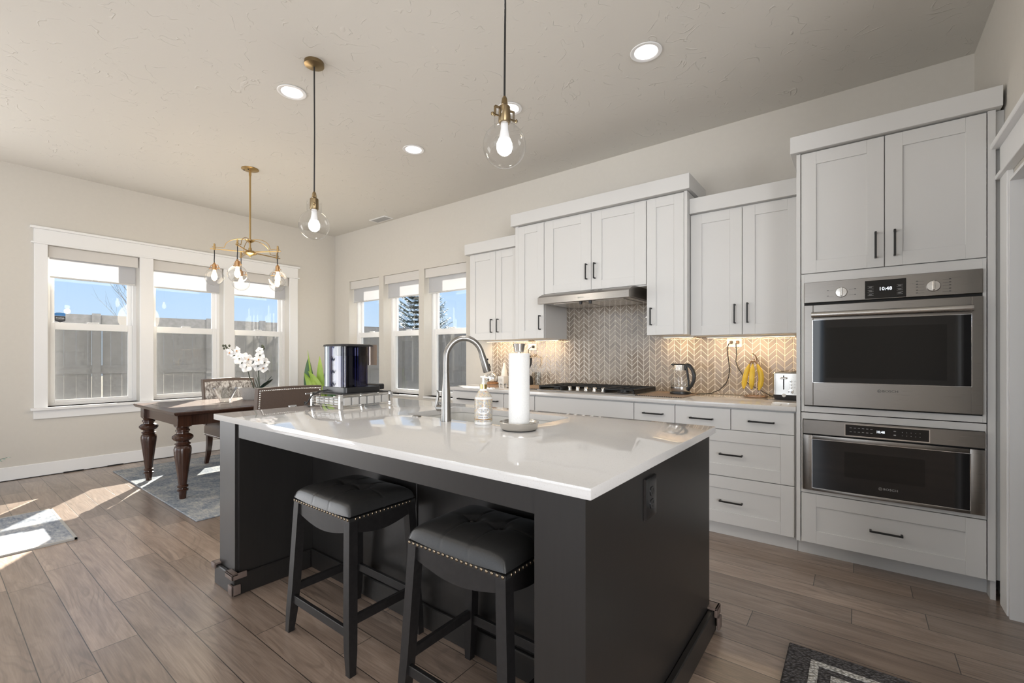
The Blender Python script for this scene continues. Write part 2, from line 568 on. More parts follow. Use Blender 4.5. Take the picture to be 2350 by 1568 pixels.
def mk_darkwood(name, col, rough, k=0.25, b_=0.04):
    t = NT(name)
    v = t.coord('Object', (30, 30, 1.5))
    a = t.noise(v, 3, 4, 0.6)
    lo = tuple(c * (1 - k) for c in col[:3]) + (1,); hi = tuple(c * (1 + k) for c in col[:3]) + (1,)
    t.l(t.ramp(a.outputs[0], [(0.3, lo), (0.7, hi)]), t.b.inputs['Base Color'])
    t.set(Roughness=rough)
    t.bump(a.outputs[0], b_, 0.002)
    return t.m
M['island'] = mk_darkwood('charcoal_stained_wood', (0.014, 0.0125, 0.0115, 1), 0.36, 0.10, 0.008)
M['table'] = mk_darkwood('dark_cherry_wood', (0.040, 0.016, 0.009, 1), 0.22)

def mk_tabletop():
    t = NT('table_top_wood')
    v = t.coord('Object', (2, 24, 1))
    a = t.noise(v, 3, 5, 0.6, 0.6)
    t.l(t.ramp(a.outputs[0], [(0.3, (0.05, 0.035, 0.028, 1)), (0.7, (0.14, 0.105, 0.09, 1))]), t.b.inputs['Base Color'])
    t.set(Roughness=0.22)
    return t.m
M['tabletop'] = mk_tabletop()

def mk_rug(name, a, b_, c, scale):
    t = NT(name)
    v = t.coord('Object')
    n1 = t.noise(v, scale, 6, 0.7, 0.6)
    n2 = t.noise(t.coord('Object', (1, 3, 1)), scale * 5, 4, 0.7)
    f = t.math('ADD', t.math('MULTIPLY', n1.outputs[0], 0.6), t.math('MULTIPLY', n2.outputs[0], 0.4))
    t.l(t.ramp(f, [(0.36, a), (0.5, b_), (0.62, c)]), t.b.inputs['Base Color'])
    t.set(Roughness=0.95)
    t.b.inputs['Specular IOR Level'].default_value = 0.1
    p = t.noise(v, 320, 2)
    t.bump(p.outputs[0], 0.5, 0.004)
    return t.m
M['rug_blue'] = mk_rug('distressed_blue_rug', (0.10, 0.13, 0.18, 1), (0.27, 0.29, 0.31, 1), (0.46, 0.44, 0.41, 1), 5)
M['rug_grey'] = mk_rug('distressed_grey_runner', (0.11, 0.14, 0.19, 1), (0.30, 0.32, 0.35, 1), (0.52, 0.51, 0.50, 1), 3)
M['rug_edge'] = pm('rug_binding', (0.36, 0.35, 0.33, 1), 0.9)

def mk_loops(name, col):
    t = NT(name)
    vo = t.n('TexVoronoi'); vo.inputs['Scale'].default_value = 95
    t.l(t.coord('Object', (1, 1, 1)), vo.inputs['Vector'])
    t.l(t.ramp(vo.outputs['Distance'], [(0.0, tuple(c * 1.25 for c in col[:3]) + (1,)), (0.8, tuple(c * 0.45 for c in col[:3]) + (1,))]), t.b.inputs['Base Color'])
    t.set(Roughness=0.95)
    t.b.inputs['Specular IOR Level'].default_value = 0.1
    t.bump(t.math('SUBTRACT', 1.0, vo.outputs['Distance']), 1.0, 0.008)
    return t.m
M['loop_grey'] = mk_loops('grey_chenille', (0.105, 0.098, 0.098, 1))
M['loop_white'] = mk_loops('cream_chenille', (0.56, 0.54, 0.50, 1))

def mk_fur():
    t = NT('patterned_chair_fabric')
    v = t.coord('Object', (9, 9, 3))
    n1 = t.noise(v, 4, 5, 0.7, 1.5)
    t.l(t.ramp(n1.outputs[0], [(0.4, (0.14, 0.12, 0.11, 1)), (0.5, (0.42, 0.40, 0.38, 1)), (0.6, (0.68, 0.66, 0.64, 1))]), t.b.inputs['Base Color'])
    t.set(Roughness=0.9)
    t.bump(n1.outputs[0], 0.8, 0.01)
    return t.m
M['fur'] = mk_fur()

def mk_shade():
    t = NT('translucent_shade')
    t.t.nodes.remove(t.b)
    d = t.n('BsdfDiffuse'); d.inputs[0].default_value = (0.72, 0.72, 0.73, 1)
    tr = t.n('BsdfTranslucent'); tr.inputs[0].default_value = (0.62, 0.62, 0.63, 1)
    mx = t.n('MixShader'); mx.inputs[0].default_value = 0.45
    t.l(d.outputs[0], mx.inputs[1]); t.l(tr.outputs[0], mx.inputs[2]); t.l(mx.outputs[0], t.o.inputs[0])
    return t.m
M['shade'] = mk_shade()
M['valance'] = pm('shade_valance_fabric', (0.62, 0.60, 0.575, 1), 0.8, spec=0.2)
M['bar'] = pm('shade_bar', (0.55, 0.55, 0.55, 1), 0.4)

def mk_screen():
    t = NT('insect_screen_mesh')
    t.t.nodes.remove(t.b)
    d = t.n('BsdfDiffuse'); d.inputs[0].default_value = (0.20, 0.20, 0.20, 1)
    tr = t.n('BsdfTransparent')
    mx = t.n('MixShader'); mx.inputs[0].default_value = 0.38
    t.l(tr.outputs[0], mx.inputs[1]); t.l(d.outputs[0], mx.inputs[2]); t.l(mx.outputs[0], t.o.inputs[0])
    return t.m
M['screen'] = mk_screen()

def mk_label():
    t = NT('ornate_soap_label')
    v = t.coord('Object', (1, 1, 1))
    vo = t.n('TexVoronoi', feature='SMOOTH_F1'); vo.inputs['Scale'].default_value = 95; t.l(v, vo.inputs['Vector'])
    n1 = t.noise(v, 120, 2, 0.5, 2.0)
    f = t.math('ADD', t.math('MULTIPLY', n1.outputs[0], 0.8), t.math('MULTIPLY', vo.outputs['Distance'], 0.25))
    nd = t.ramp(f, [(0.40, (0.65, 0.62, 0.55, 1)), (0.46, (0.06, 0.10, 0.25, 1)), (0.50, (0.70, 0.68, 0.62, 1)), (0.56, (0.50, 0.36, 0.06, 1)), (0.60, (0.72, 0.70, 0.64, 1)), (0.66, (0.33, 0.07, 0.03, 1)), (0.72, (0.7, 0.68, 0.6, 1))])
    t.l(nd, t.b.inputs['Base Color'])
    t.set(Roughness=0.25)
    return t.m
M['label'] = mk_label()

def mk_leaf(name, a, b_):
    t = NT(name)
    v = t.coord('Object', (1, 1, 1))
    n1 = t.noise(v, 3, 3)
    t.l(t.ramp(n1.outputs[0], [(0.35, a), (0.65, b_)]), t.b.inputs['Base Color'])
    t.set(Roughness=0.4)
    return t.m
M['leaf_lime'] = mk_leaf('lime_leaf', (0.20, 0.36, 0.035, 1), (0.42, 0.58, 0.12, 1))
M['leaf_mid'] = mk_leaf('deep_leaf', (0.03, 0.09, 0.03, 1), (0.07, 0.16, 0.06, 1))

# ---------------------------------------------------------------- room dimensions
XL, YW, ZC, XR = -6.63, 4.02, 3.128, 0.581
ZT = 0.914
# ================================================================ ROOM SHELL
WT = 0.23                                    # outer wall thickness
ZB, ZH = 0.70, 2.37                          # window opening bottom / top
LWIN = [(0.80, 1.553), (1.678, 2.428), (2.549, 3.293)]
BWIN = [(-6.23, -5.485), (-5.382, -4.629), (-4.527, -3.771)]

def plate(mb, P, u0, u1, d0, d1, wins, z0=0.0, z1=ZC):
    """a wall slab along u with rectangular openings, P maps (u, d, z) to world"""
    cur = u0
    for a, b_ in wins:
        mb.box(*P(cur, d0, z0), *P(a, d1, z1))
        mb.box(*P(a, d0, z0), *P(b_, d1, ZB))
        mb.box(*P(a, d0, ZH), *P(b_, d1, z1))
        cur = b_
    mb.box(*P(cur, d0, z0), *P(u1, d1, z1))
PL = lambda u, d, z: (XL - d, u, z)
PB = lambda u, d, z: (u, YW + d, z)

m = MB(); m.box(-6.9, -4.7, -0.12, 3.7, 4.3, 0.0); floor_o = struct('floor', m, M['floor'], 0)
m = MB(); plate(m, PL, -0.45, 4.02, 0, WT, LWIN); m.box(XL - WT, -4.70, 0, XL, -2.65, ZC); m.box(XL - WT, -2.65, 2.12, XL, -0.45, ZC); struct('wall_left', m, M['wall'], 0)
m = MB(); plate(m, PB, XL - WT, 0.80, 0, WT, BWIN); struct('wall_back', m, M['wall'], 0)
# right wall with the doorway (opening y 2.20 - 3.10), the house opens up behind the camera
m = MB()
m.box(XR, 3.10, 0, 0.80, YW, ZC); m.box(XR, 2.20, 2.06, 0.80, 3.10, ZC); m.box(XR, 1.75, 0, 0.80, 2.20, ZC)
struct('wall_right', m, M['wall'], 0)
m = MB(); m.box(0.80, 1.75, 0, 3.55, 1.90, ZC); struct('wall_hall', m, M['wall'], 0)
m = MB(); m.box(0.80, 3.35, 0, 1.9, 3.5, ZC); m.box(1.8, 1.90, 0, 1.95, 3.35, ZC); struct('wall_pantry', m, M['wall'], 0)
m = MB(); m.box(3.45, -4.7, 0, 3.65, -3.9, ZC); m.box(3.45, -1.1, 0, 3.65, 1.90, ZC); m.box(3.45, -3.9, 0, 3.65, -1.1, 0.3); m.box(3.45, -3.9, 2.75, 3.65, -1.1, ZC)
struct('wall_side', m, M['wall'], 0)
m = MB()
m.box(-6.86, -4.72, 0, -6.35, -4.5, ZC); m.box(-3.65, -4.72, 0, -3.25, -4.5, ZC); m.box(-0.55, -4.72, 0, 3.65, -4.5, ZC)
for a, b_ in ((-6.35, -3.65), (-3.25, -0.55)):
    m.box(a, -4.72, 0, b_, -4.5, 0.3); m.box(a, -4.72, 2.75, b_, -4.5, ZC)
struct('wall_rear', m, M['wall'], 0)

# recessed can positions
CANS = [(-3.235, 1.626), (-3.248, 2.757), (-2.125, 2.748), (-1.051, 2.752), (-1.63, 1.64)]
FILL_LAMPS = [(-0.9, -0.2), (-3.2, 0.3), (-5.2, -0.6), (-1.6, -2.4), (-3.6, -2.4), (1.6, -1.2), (1.6, -3.2), (-5.6, -2.6)]  # bare lamps out of view, added to lift the room light
m = MB(); m.box(-6.9, -4.75, ZC, 3.7, 4.3, ZC + 0.25)
ceil_o = struct('ceiling', m, M['ceiling'], 0)
cut = MB()
for x, y in CANS:
    cut.lathe([(0.071, -0.05), (0.071, 0.10)], (x, y, ZC), 40)
cutter = cut.build('cutter', M['ceiling'], None, 0)
boolean_cut(ceil_o, [cutter])

# baseboards
def bb(name, x0, y0, x1, y1):
    m = MB(); m.box(x0, y0, 0.004, x1, y1, 0.135, 0.004); struct(name, m, M['trim'])
bb('baseboard_left', XL, -0.40, XL + 0.015, YW)
bb('baseboard_back', XL + 0.015, YW - 0.015, -3.36, YW)
m = MB(); m.box(XL + 0.0155, -0.2, 0.0, XL + 0.019, 2.0, 0.006); struct('trim_7', m, M['gap'])
m = MB(); m.box(XL + 0.016, 0.915, 0.0, XL + 0.030, 1.07, 0.012); m.box(XL + 0.016, 1.265, 0.0, XL + 0.030, 1.40, 0.012); struct('trim_8', m, M['gap'])

# casing round the three left windows
XC = XL + 0.02
def cas(name, boxes):
    m = MB()
    for b_ in boxes: m.box(*b_, 0.0015)
    return struct(name, m, M['trim'])
cas('trim_1', [(XL, 0.70, 2.372, XC, 3.414, 2.522), (XL, 0.674, 2.522, XL + 0.045, 3.438, 2.545), (XL, 0.680, 2.371, XL + 0.036, 3.432, 2.387)])
cas('trim_2', [(XL, 0.702, ZB, XC, 0.80, 2.371)])
cas('trim_3', [(XL, 1.553, ZB, XC, 1.678, 2.371)])
cas('trim_4', [(XL, 2.428, ZB, XC, 2.549, 2.371)])
cas('trim_5', [(XL, 3.293, ZB, XC, 3.412, 2.371)])
cas('trim_6', [(XL - 0.14, 0.80, 0.674, XL, 1.553, 0.700), (XL - 0.14, 1.678, 0.674, XL, 2.428, 0.700), (XL - 0.14, 2.549, 0.674, XL, 3.293, 0.700),
               (XL, 0.678, 0.674, XL + 0.055, 3.436, 0.700), (XL, 0.70, 0.586, XC, 3.412, 0.674)])

WN = [0]
def window(P, a, b_):
    """double-hung white window set in the opening a..b_"""
    WN[0] += 1
    m = MB()
    for s in ((a, ZB, a + 0.034, ZH), (b_ - 0.034, ZB, b_, ZH), (a + 0.034, ZB, b_ - 0.034, ZB + 0.028), (a + 0.034, ZH - 0.014, b_ - 0.034, ZH)):
        m.box(*P(s[0], 0.135, s[1]), *P(s[2], WT - 0.005, s[3]))
    f = struct('window_%d' % WN[0], m, M['trim'])
    a1, b1 = a + 0.034, b_ - 0.034
    def sash(name, d0, d1, z0, z1, st, rb, rt):
        m = MB()
        m.box(*P(a1, d0, z0), *P(a1 + st, d1, z1), 0.003); m.box(*P(b1 - st, d0, z0), *P(b1, d1, z1), 0.003)
        m.box(*P(a1 + st, d0, z0), *P(b1 - st, d1, z0 + rb), 0.003); m.box(*P(a1 + st, d0, z1 - rt), *P(b1 - st, d1, z1), 0.003)
        s = m.build(name, M['trim'], f)
        m = MB()
        dm = (d0 + d1) / 2
        m.box(*P(a1 + st - 0.004, dm - 0.002, z0 + rb - 0.004), *P(b1 - st + 0.004, dm + 0.002, z1 - rt + 0.004))
        m.build('pane', M['glass'], s, 0)
        return s
    sash('upper_sash', 0.185, 0.215, 1.545, ZH - 0.014, 0.040, 0.035, 0.016)
    lo = sash('lower_sash', 0.148, 0.182, ZB + 0.028, 1.585, 0.040, 0.030, 0.075)
    m = MB(); c_ = (a + b_) / 2
    m.box(*P(c_ - 0.05, 0.138, 1.586), *P(c_ + 0.05, 0.165, 1.600), 0.004)
    m.build('sash_lock', M['trim'], lo)
    m = MB(); m.box(*P(a1 + 0.03, 0.217, ZB + 0.03), *P(b1 - 0.03, 0.218, 1.57))
    m.build('insect_screen', M['screen'], f, 0)
    return f
for a, b_ in LWIN: window(PL, a, b_)
for a, b_ in BWIN: window(PB, a, b_)
for i, (a, b_) in enumerate(BWIN):
    m = MB(); m.box(a, YW - 0.02, 0.676, b_, YW + 0.14, 0.70, 0.002); struct('trim_%d' % (9 + i), m, M['trim'])

# roller shades
def shade(P, a, b_, label, group, tip):
    t = thing('roller_shade', label, 'window shade', P((a + b_) / 2, 0.05, 2.05), 0, group)
    m = MB(); m.box(*P(a + 0.006, 0.018, 2.250), *P(b_ - 0.010, 0.030, ZH - 0.002), 0.002); m.box(*P(a + 0.006, 0.030, ZH - 0.03), *P(b_ - 0.01, 0.10, ZH - 0.002)); m.build('valance', M['valance'], t)
    m = MB(); m.box(*P(a + 0.022, 0.068, 2.060), *P(b_ - 0.026, 0.0695, 2.330)); m.build('shade_fabric', M['shade'], t, 0)
    m = MB(); m.box(*P(a + 0.022, 0.062, 2.044), *P(b_ - 0.026, 0.076, 2.062), 0.003); m.build('bottom_bar', M['bar'], t)
    m = MB(); c_ = (a + b_) / 2
    m.tube([P(c_ - 0.03, 0.060, 2.050), P(c_ - 0.018, 0.052, 2.062), P(c_ + 0.018, 0.052, 2.062), P(c_ + 0.03, 0.060, 2.050)], 0.0025, 6); m.build('pull_tab', M['white_plastic'], t)
gs = 'roller shades in the windows'
shade(PL, *LWIN[0], 'white roller shade over the left dining window with the shield sticker', gs, 0)
shade(PL, *LWIN[1], 'white roller shade over the middle window behind the dining table', gs, 0)
shade(PL, *LWIN[2], 'white roller shade over the window behind the orchid and chandelier', gs, 0)
shade(PB, *BWIN[0], 'white roller shade over the window nearest the room corner, above the coffee maker', gs, 0)
shade(PB, *BWIN[1], 'white roller shade over the middle side window, left part of the fir tree below', gs, 0)
shade(PB, *BWIN[2], 'white roller shade over the window next to the white wall cabinets', gs, 0)

# sliding patio door in the left wall, out of the picture on the left
m = MB()
for y0_, y1_ in ((-2.65, -2.56), (-1.60, -1.50), (-0.54, -0.45)): m.box(XL - 0.16, y0_, 0.0, XL - 0.06, y1_, 2.12, 0.002)
m.box(XL - 0.16, -2.56, 2.02, XL - 0.06, -0.54, 2.12, 0.002); m.box(XL - 0.16, -2.56, 0.0, XL - 0.06, -0.54, 0.09, 0.002)
d2 = struct('door_2', m, M['trim'])
for y0_, y1_ in ((-2.56, -1.60), (-1.50, -0.54)):
    m = MB(); m.box(XL - 0.112, y0_, 0.09, XL - 0.108, y1_, 2.02); m.build('pane', M['glass'], d2, 0)

# doorway casing on the right wall
m = MB()
X0 = 0.558
m.box(X0, 3.115, 0, XR, 3.245, 2.106, 0.002)
m.box(X0, 2.0, 2.126, XR, 3.248, 2.262, 0.002); m.box(X0 - 0.03, 1.95, 2.262, XR, 3.285, 2.290, 0.003); m.box(X0 - 0.016, 1.97, 2.106, XR, 3.262, 2.126, 0.002)
m.box(X0, 2.06, 0, XR, 2.185, 2.106, 0.002)
d1 = struct('door_1', m, M['trim'])
m = MB()
m.box(X0 + 0.004, 3.085, 0, 0.80, 3.10, 2.045); m.box(X0 + 0.004, 2.20, 2.045, 0.80, 3.10, 2.06); m.box(X0 + 0.004, 2.20, 0, 0.80, 2.215, 2.045)
m.box(0.655, 3.070, 0, 0.70, 3.085, 2.03, 0.002); m.box(0.655, 2.215, 2.03, 0.70, 3.085, 2.045, 0.002)
m.build('door_jamb', M['trim'], d1)

# ================================================================ CEILING FIXTURES
def can(x, y, label):
    t = thing('recessed_light', label, 'ceiling light', (x, y, ZC), 0, 'recessed ceiling lights')
    m = MB(); m.lathe([(0.071, 0.0), (0.094, -0.001), (0.097, -0.004), (0.094, -0.007), (0.078, -0.008), (0.070, -0.004)], (x, y, ZC), 48, False); m.build('trim_ring', M['trim'], t)
    m = MB(); m.lathe([(0.0705, -0.004), (0.066, 0.01), (0.053, 0.07)], (x, y, ZC), 40, False); m.build('baffle', M['trim'], t)
    m = MB(); m.lathe([(0.0, 0.0), (0.052, 0.0), (0.052, 0.004), (0.0, 0.004)], (x, y, ZC + 0.066), 32, False); m.build('lens', M['lens'], t)
    area('lamp_light', (x, y, ZC + 0.055), (0, 0, -1), 0.09, 0.09, 2.5, (1.0, 0.955, 0.90), 'DISK')
can(*CANS[0], 'round recessed ceiling light left of the left hanging cord')
can(*CANS[1], 'small round recessed ceiling light between the two hanging globe lamps')
can(*CANS[2], 'round recessed ceiling light behind the socket of the right globe lamp')
can(*CANS[3], 'round recessed ceiling light on the right, above the cooktop wall')
can(*CANS[4], 'round recessed ceiling light cut by the top edge of the picture')
for x, y in FILL_LAMPS:
    area('lamp_light', (x, y, ZC - 0.01), (0, 0, -1), 0.12, 0.12, 4.5, (1.0, 0.955, 0.90), 'DISK')

t = thing('ceiling_vent', 'small white rectangular air vent in the ceiling near the corner', 'vent', (-5.26, 3.89, ZC))
m = MB(); m.box(-5.435, 3.815, ZC - 0.008, -5.085, 3.965, ZC, 0.003); m.build('vent_frame', M['trim'], t)
m = MB()
for i in range(7): m.box(-5.41, 3.837 + i * 0.016, ZC - 0.012, -5.11, 3.844 + i * 0.016, ZC - 0.008)
m.build('vent_slats', M['mark'], t)

def bend_M(ang):
    return Matrix.Rotation(ang, 4, 'Z')

def pendant(x, y, zc, label, brang):
    """globe pendant: zc = centre of the glass ball"""
    t = thing('pendant_light', label, 'pendant lamp', (x, y, zc), 0, 'pendant lights over the island')
    R = 0.094
    m = MB(); m.tube([(x, y, ZC), (x, y, zc + 1.0), (x + 0.004, y, zc + 0.6), (x, y, zc + 0.195)], 0.0045, 8); m.build('cord', M['cord'], t)
    m = MB(); m.lathe([(0.0, 0), (0.06, 0), (0.06, -0.022), (0.02, -0.03), (0.0, -0.03)], (x, y, ZC), 32, False); m.build('canopy', M['bronze'], t)
    m = MB()
    m.lathe([(0.007, 0.215), (0.012, 0.205), (0.015, 0.178), (0.026, 0.168), (0.027, 0.105), (0.024, 0.10), (0.0, 0.10)], (x, y, zc), 24, True)
    so = m.build('socket', M['bronze'], t)
    m = MB(); m.M = Matrix.Translation((x, y, zc)) @ Matrix.Rotation(brang, 4, 'Z')
    for s in (-1, 1):
        m.box(s * 0.027, -0.007, 0.158, s * 0.050, 0.007, 0.162); m.box(s * 0.047, -0.007, 0.118, s * 0.050, 0.007, 0.162)
        m.cyl((s * 0.030, 0, 0.124), (s * 0.058, 0, 0.124), 0.004, n=10); m.sphere((s * 0.060, 0, 0.124), 0.008, 10)
    m.build('clamp_bracket', M['bronze'], so)
    m = MB()
    pr = [(0.045, 0.155), (0.045, 0.092)] + [(R * math.sin(a), R * math.cos(a)) for a in [math.radians(28 + i * (150 / 20)) for i in range(21)]] + [(0.0, -R)]
    m.lathe(pr, (x, y, zc), 40, False); m.build('glass_globe', M['globe'], t, 60)
    m = MB(); m.lathe([(0.016, 0.10), (0.016, 0.075), (0.021, 0.045), (0.026, 0.028)], (x, y, zc), 24, False); b_ = m.build('bulb_neck', M['bulb_neck'], t)
    m = MB(); m.lathe([(0.026, 0.028), (0.034, 0.008), (0.035, -0.008), (0.030, -0.026), (0.017, -0.038), (0.0, -0.041)], (x, y, zc), 24, False); m.build('bulb', M['bulb'], b_, 80)
def glow(x, y, z, e_, c):
    l_ = bpy.data.lights.new('bulb_light', 'POINT'); l_.energy = e_; l_.color = c; l_.shadow_soft_size = 0.04
    o_ = bpy.data.objects.new('bulb_light', l_); C.objects.link(o_); o_.location = (x, y, z)
glow(-2.795, 1.55, 2.000, 10, (1, 0.95, 0.88)); glow(-1.226, 1.55, 2.070, 10, (1, 0.95, 0.88))
pendant(-2.795, 1.55, 2.075, 'clear glass globe pendant on black cord, the left one, nearer the chandelier', math.radians(150))
pendant(-1.226, 1.55, 2.146, 'clear glass globe pendant on black cord, the right one, above the sink', math.radians(70))

# chandelier over the dining table
CX_, CY_ = -4.91, 2.04
ch = thing('chandelier', 'brass five-arm chandelier with clear glass globes hanging over the dining table', 'chandelier', (CX_, CY_, 2.30))
ch0 = Vector((CX_, CY_, 0))
m = MB(); m.lathe([(0.0, 0), (0.078, 0), (0.08, -0.006), (0.066, -0.014), (0.03, -0.02), (0.014, -0.026), (0.0, -0.026)], (CX_, CY_, ZC), 36, False)
cp = m.build('canopy', M['brass'], ch)
m = MB(); m.cyl((CX_ + 0.03, CY_ - 0.03, ZC - 0.022), (CX_ + 0.03, CY_ - 0.03, ZC - 0.012), 0.006, n=8); m.cyl((CX_ - 0.03, CY_ - 0.045, ZC - 0.022), (CX_ - 0.03, CY_ - 0.045, ZC - 0.012), 0.006, n=8); m.build('screw', M['black'], cp)
m = MB(); m.cyl((CX_, CY_, 2.30), (CX_, CY_, ZC - 0.02), 0.0085, n=14); m.cyl((CX_, CY_, ZC - 0.07), (CX_, CY_, ZC - 0.02), 0.012, n=14); m.build('rod', M['brass'], ch)
m = MB()
m.lathe([(0.0, -0.045), (0.008, -0.04), (0.012, -0.03), (0.05, -0.018), (0.062, -0.008), (0.045, 0.0), (0.04, 0.02), (0.016, 0.026), (0.014, 0.05), (0.0, 0.05)], (CX_, CY_, 2.275), 32, False)
m.lathe([(0.0, -0.03), (0.012, -0.028), (0.04, -0.012), (0.044, 0.0), (0.014, 0.006), (0.0, 0.006)], (CX_, CY_, 2.405), 32, False)
m.build('hub', M['brass'], ch)
AR = 0.305
for k, ca in enumerate((64, 136, 208, 280, 352)):
    a = math.radians(ca) + YAW
    dx, dy = math.cos(a), math.sin(a)
    pt = lambda r, z: (CX_ + dx * r, CY_ + dy * r, z)
    m = MB(); m.M = Matrix.Translation((CX_, CY_, 2.282)) @ Matrix.Rotation(a, 4, 'Z')
    m.box(0.03, -0.005, -0.005, AR + 0.035, 0.005, 0.005, 0.001)
    ar = m.build('arm', M['brass'], ch)
    m = MB()
    path = [pt(0.04, 2.408)]
    for i in range(1, 11):
        q = i / 10
        path.append(pt(0.04 + 0.185 * q, 2.408 + 0.004 * math.sin(q * PI) - 0.104 * (1 - math.sqrt(max(0, 1 - q * q)))))
    path += [pt(0.235, 2.302), pt(AR + 0.02, 2.302)]
    m.tube(path, 0.0035, 6); m.cyl(pt(AR, 2.27), pt(AR, 2.325), 0.009, n=12); m.sphere(pt(AR, 2.328), 0.009, 8)
    m.build('arch', M['brass'], ar)
    zc = 2.005
    px, py = CX_ + dx * AR, CY_ + dy * AR
    m = MB(); m.tube([(px, py, 2.272), (px + 0.004, py, 2.22), (px - 0.003, py, 2.17), (px, py, 2.135)], 0.0045, 8); m.build('cord', M['cord'], ch)
    m = MB(); m.lathe([(0.006, 0.142), (0.011, 0.13), (0.02, 0.122), (0.021, 0.07), (0.0, 0.07)], (px, py, zc), 20, True)
    so = m.build('socket', M['copper'], ch)
    m = MB(); m.M = Matrix.Translation((px, py, zc)) @ Matrix.Rotation(a * 2.3, 4, 'Z')
    for s in (-1, 1):
        m.tube([(s * 0.02, 0, 0.117), (s * 0.040, 0, 0.117), (s * 0.046, 0, 0.110), (s * 0.046, 0, 0.080)], 0.003, 6); m.cyl((s * 0.02, 0, 0.086), (s * 0.055, 0, 0.086), 0.003, n=8); m.sphere((s * 0.057, 0, 0.086), 0.007, 8)
    m.build('clamp_bracket', M['copper'], so)
    m = MB(); R = 0.084
    m.lathe([(0.036, 0.100), (0.036, 0.076)] + [(R * math.sin(q), R * math.cos(q)) for q in [math.radians(25 + i * (153 / 18)) for i in range(19)]] + [(0.0, -R)], (px, py, zc), 32, False)
    m.build('glass_globe', M['globe'], ch, 60)
    m = MB(); m.lathe([(0.012, 0.07), (0.014, 0.05), (0.024, 0.02), (0.026, 0.0), (0.020, -0.022), (0.008, -0.034), (0.0, -0.036)], (px, py, zc), 20, False); m.build('bulb', M['bulb_warm'], ch, 80)
l = bpy.data.lights.new('chandelier_light', 'POINT'); l.energy = 26; l.color = (1, 0.85, 0.65); l.shadow_soft_size = 0.25
lo = bpy.data.objects.new('chandelier_light', l); C.objects.link(lo); lo.location = (CX_, CY_, 1.80)
# ================================================================ CABINETS
def bar_handle(parent, p0, p1, out=0.030, w=0.010):
    """square black bar pull between p0 and p1 (world), standing out towards -y"""
    m = MB()
    x0, y0, z0 = p0; x1, y1, z1 = p1
    vert = abs(z1 - z0) > abs(x1 - x0)
    h = w / 2
    if vert:
        m.box(x0 - h, y0 - out - h, z0, x0 + h, y0 - out + h, z1, 0.0015)
        for zz in (z0 + h, z1 - h): m.box(x0 - h, y0 - out, zz - h, x0 + h, y0, zz + h, 0.001)
    else:
        m.box(x0, y0 - out - h, z0 - h, x1, y0 - out + h, z0 + h, 0.0015)
        for xx in (x0 + h, x1 - h): m.box(xx - h, y0 - out, z0 - h, xx + h, y0, z0 + h, 0.001)
    return m.build('handle', M['black'], parent)
def shaker(name, parent, x0, x1, z0, z1, Y, sx_=0.075, sz_=0.075, rec=0.008, flat=False):
    """door or drawer front, its face at y = Y"""
    m = MB()
    if flat:
        m.box(x0, Y, z0, x1, Y + 0.018, z1, 0.0015)
    else:
        m.box(x0 + sx_ - 0.002, Y + rec, z0 + sz_ - 0.002, x1 - sx_ + 0.002, Y + 0.018, z1 - sz_ + 0.002)
        m.box(x0, Y, z0, x0 + sx_, Y + 0.018, z1, 0.0012); m.box(x1 - sx_, Y, z0, x1, Y + 0.018, z1, 0.0012)
        m.box(x0 + sx_, Y, z0, x1 - sx_, Y + 0.018, z0 + sz_, 0.0012); m.box(x0 + sx_, Y, z1 - sz_, x1 - sx_, Y + 0.018, z1, 0.0012)
    return m.build(name, M['cab'], parent)
def carcass(parent, x0, x1, y0, y1, z0, z1):
    m = MB(); m.box(x0, y0, z0, x1, y1, z1, 0.001); return m.build('carcass', M['cab'], parent)
def crown(parent, boxes):
    m = MB()
    for b_ in boxes: m.box(*b_, 0.0015)
    return m.build('crown_molding', M['cab'], parent)
G = 0.002
YWi = YW - 0.001

# --- left pair of wall cabinets
YS = 3.67
t = thing('wall_cabinet', 'white two-door wall cabinet next to the window, farthest left on the wall', 'cabinet', (-3.05, YW, 1.395))
carcass(t, -3.395, -2.715, YS + 0.020, YWi, 1.395, 2.34)
d = shaker('door', t, -3.385, -3.022 - G, 1.397, 2.325, YS); bar_handle(d, (-3.071, YS, 1.472), (-3.071, YS, 1.615))
d = shaker('door', t, -3.022 + G, -2.720, 1.397, 2.325, YS); bar_handle(d, (-2.985, YS, 1.472), (-2.985, YS, 1.615))
crown(t, [(-3.44, YS - 0.03, 2.335, -2.712, YWi, 2.45)])

# --- tall centre group: narrow, over-hood, narrow
YT = 3.59
t = thing('wall_cabinet', 'tall narrow white single-door wall cabinet left of the range hood', 'cabinet', (-2.53, YW, 1.395))
carcass(t, -2.705, -2.362, YT + 0.020, YWi, 1.395, 2.505)
d = shaker('door', t, -2.665, -2.365, 1.397, 2.495, YT); bar_handle(d, (-2.404, YT, 1.477), (-2.404, YT, 1.614))
m = MB(); m.box(-2.705, YT + 0.003, 1.395, -2.667, YT + 0.020, 2.505); m.build('filler', M['cab'], t)
t = thing('wall_cabinet', 'white two-door cabinet above the range hood under long crown molding', 'cabinet', (-1.866, YW, 1.80))
carcass(t, -2.359, -1.371, YT + 0.020, YWi, 1.800, 2.505)
d = shaker('door', t, -2.359, -1.867 - G, 1.812, 2.490, YT, 0.10); bar_handle(d, (-1.908, YT, 1.904), (-1.908, YT, 2.043))
d = shaker('door', t, -1.867 + G, -1.371, 1.812, 2.490, YT, 0.10); bar_handle(d, (-1.828, YT, 1.904), (-1.828, YT, 2.043))
crown(t, [(-2.735, YT - 0.035, 2.508, -1.020, YWi, 2.625)])
t = thing('wall_cabinet', 'tall narrow white single-door wall cabinet right of the range hood', 'cabinet', (-1.21, YW, 1.395))
carcass(t, -1.368, -1.047, YT + 0.020, YWi, 1.395, 2.505)
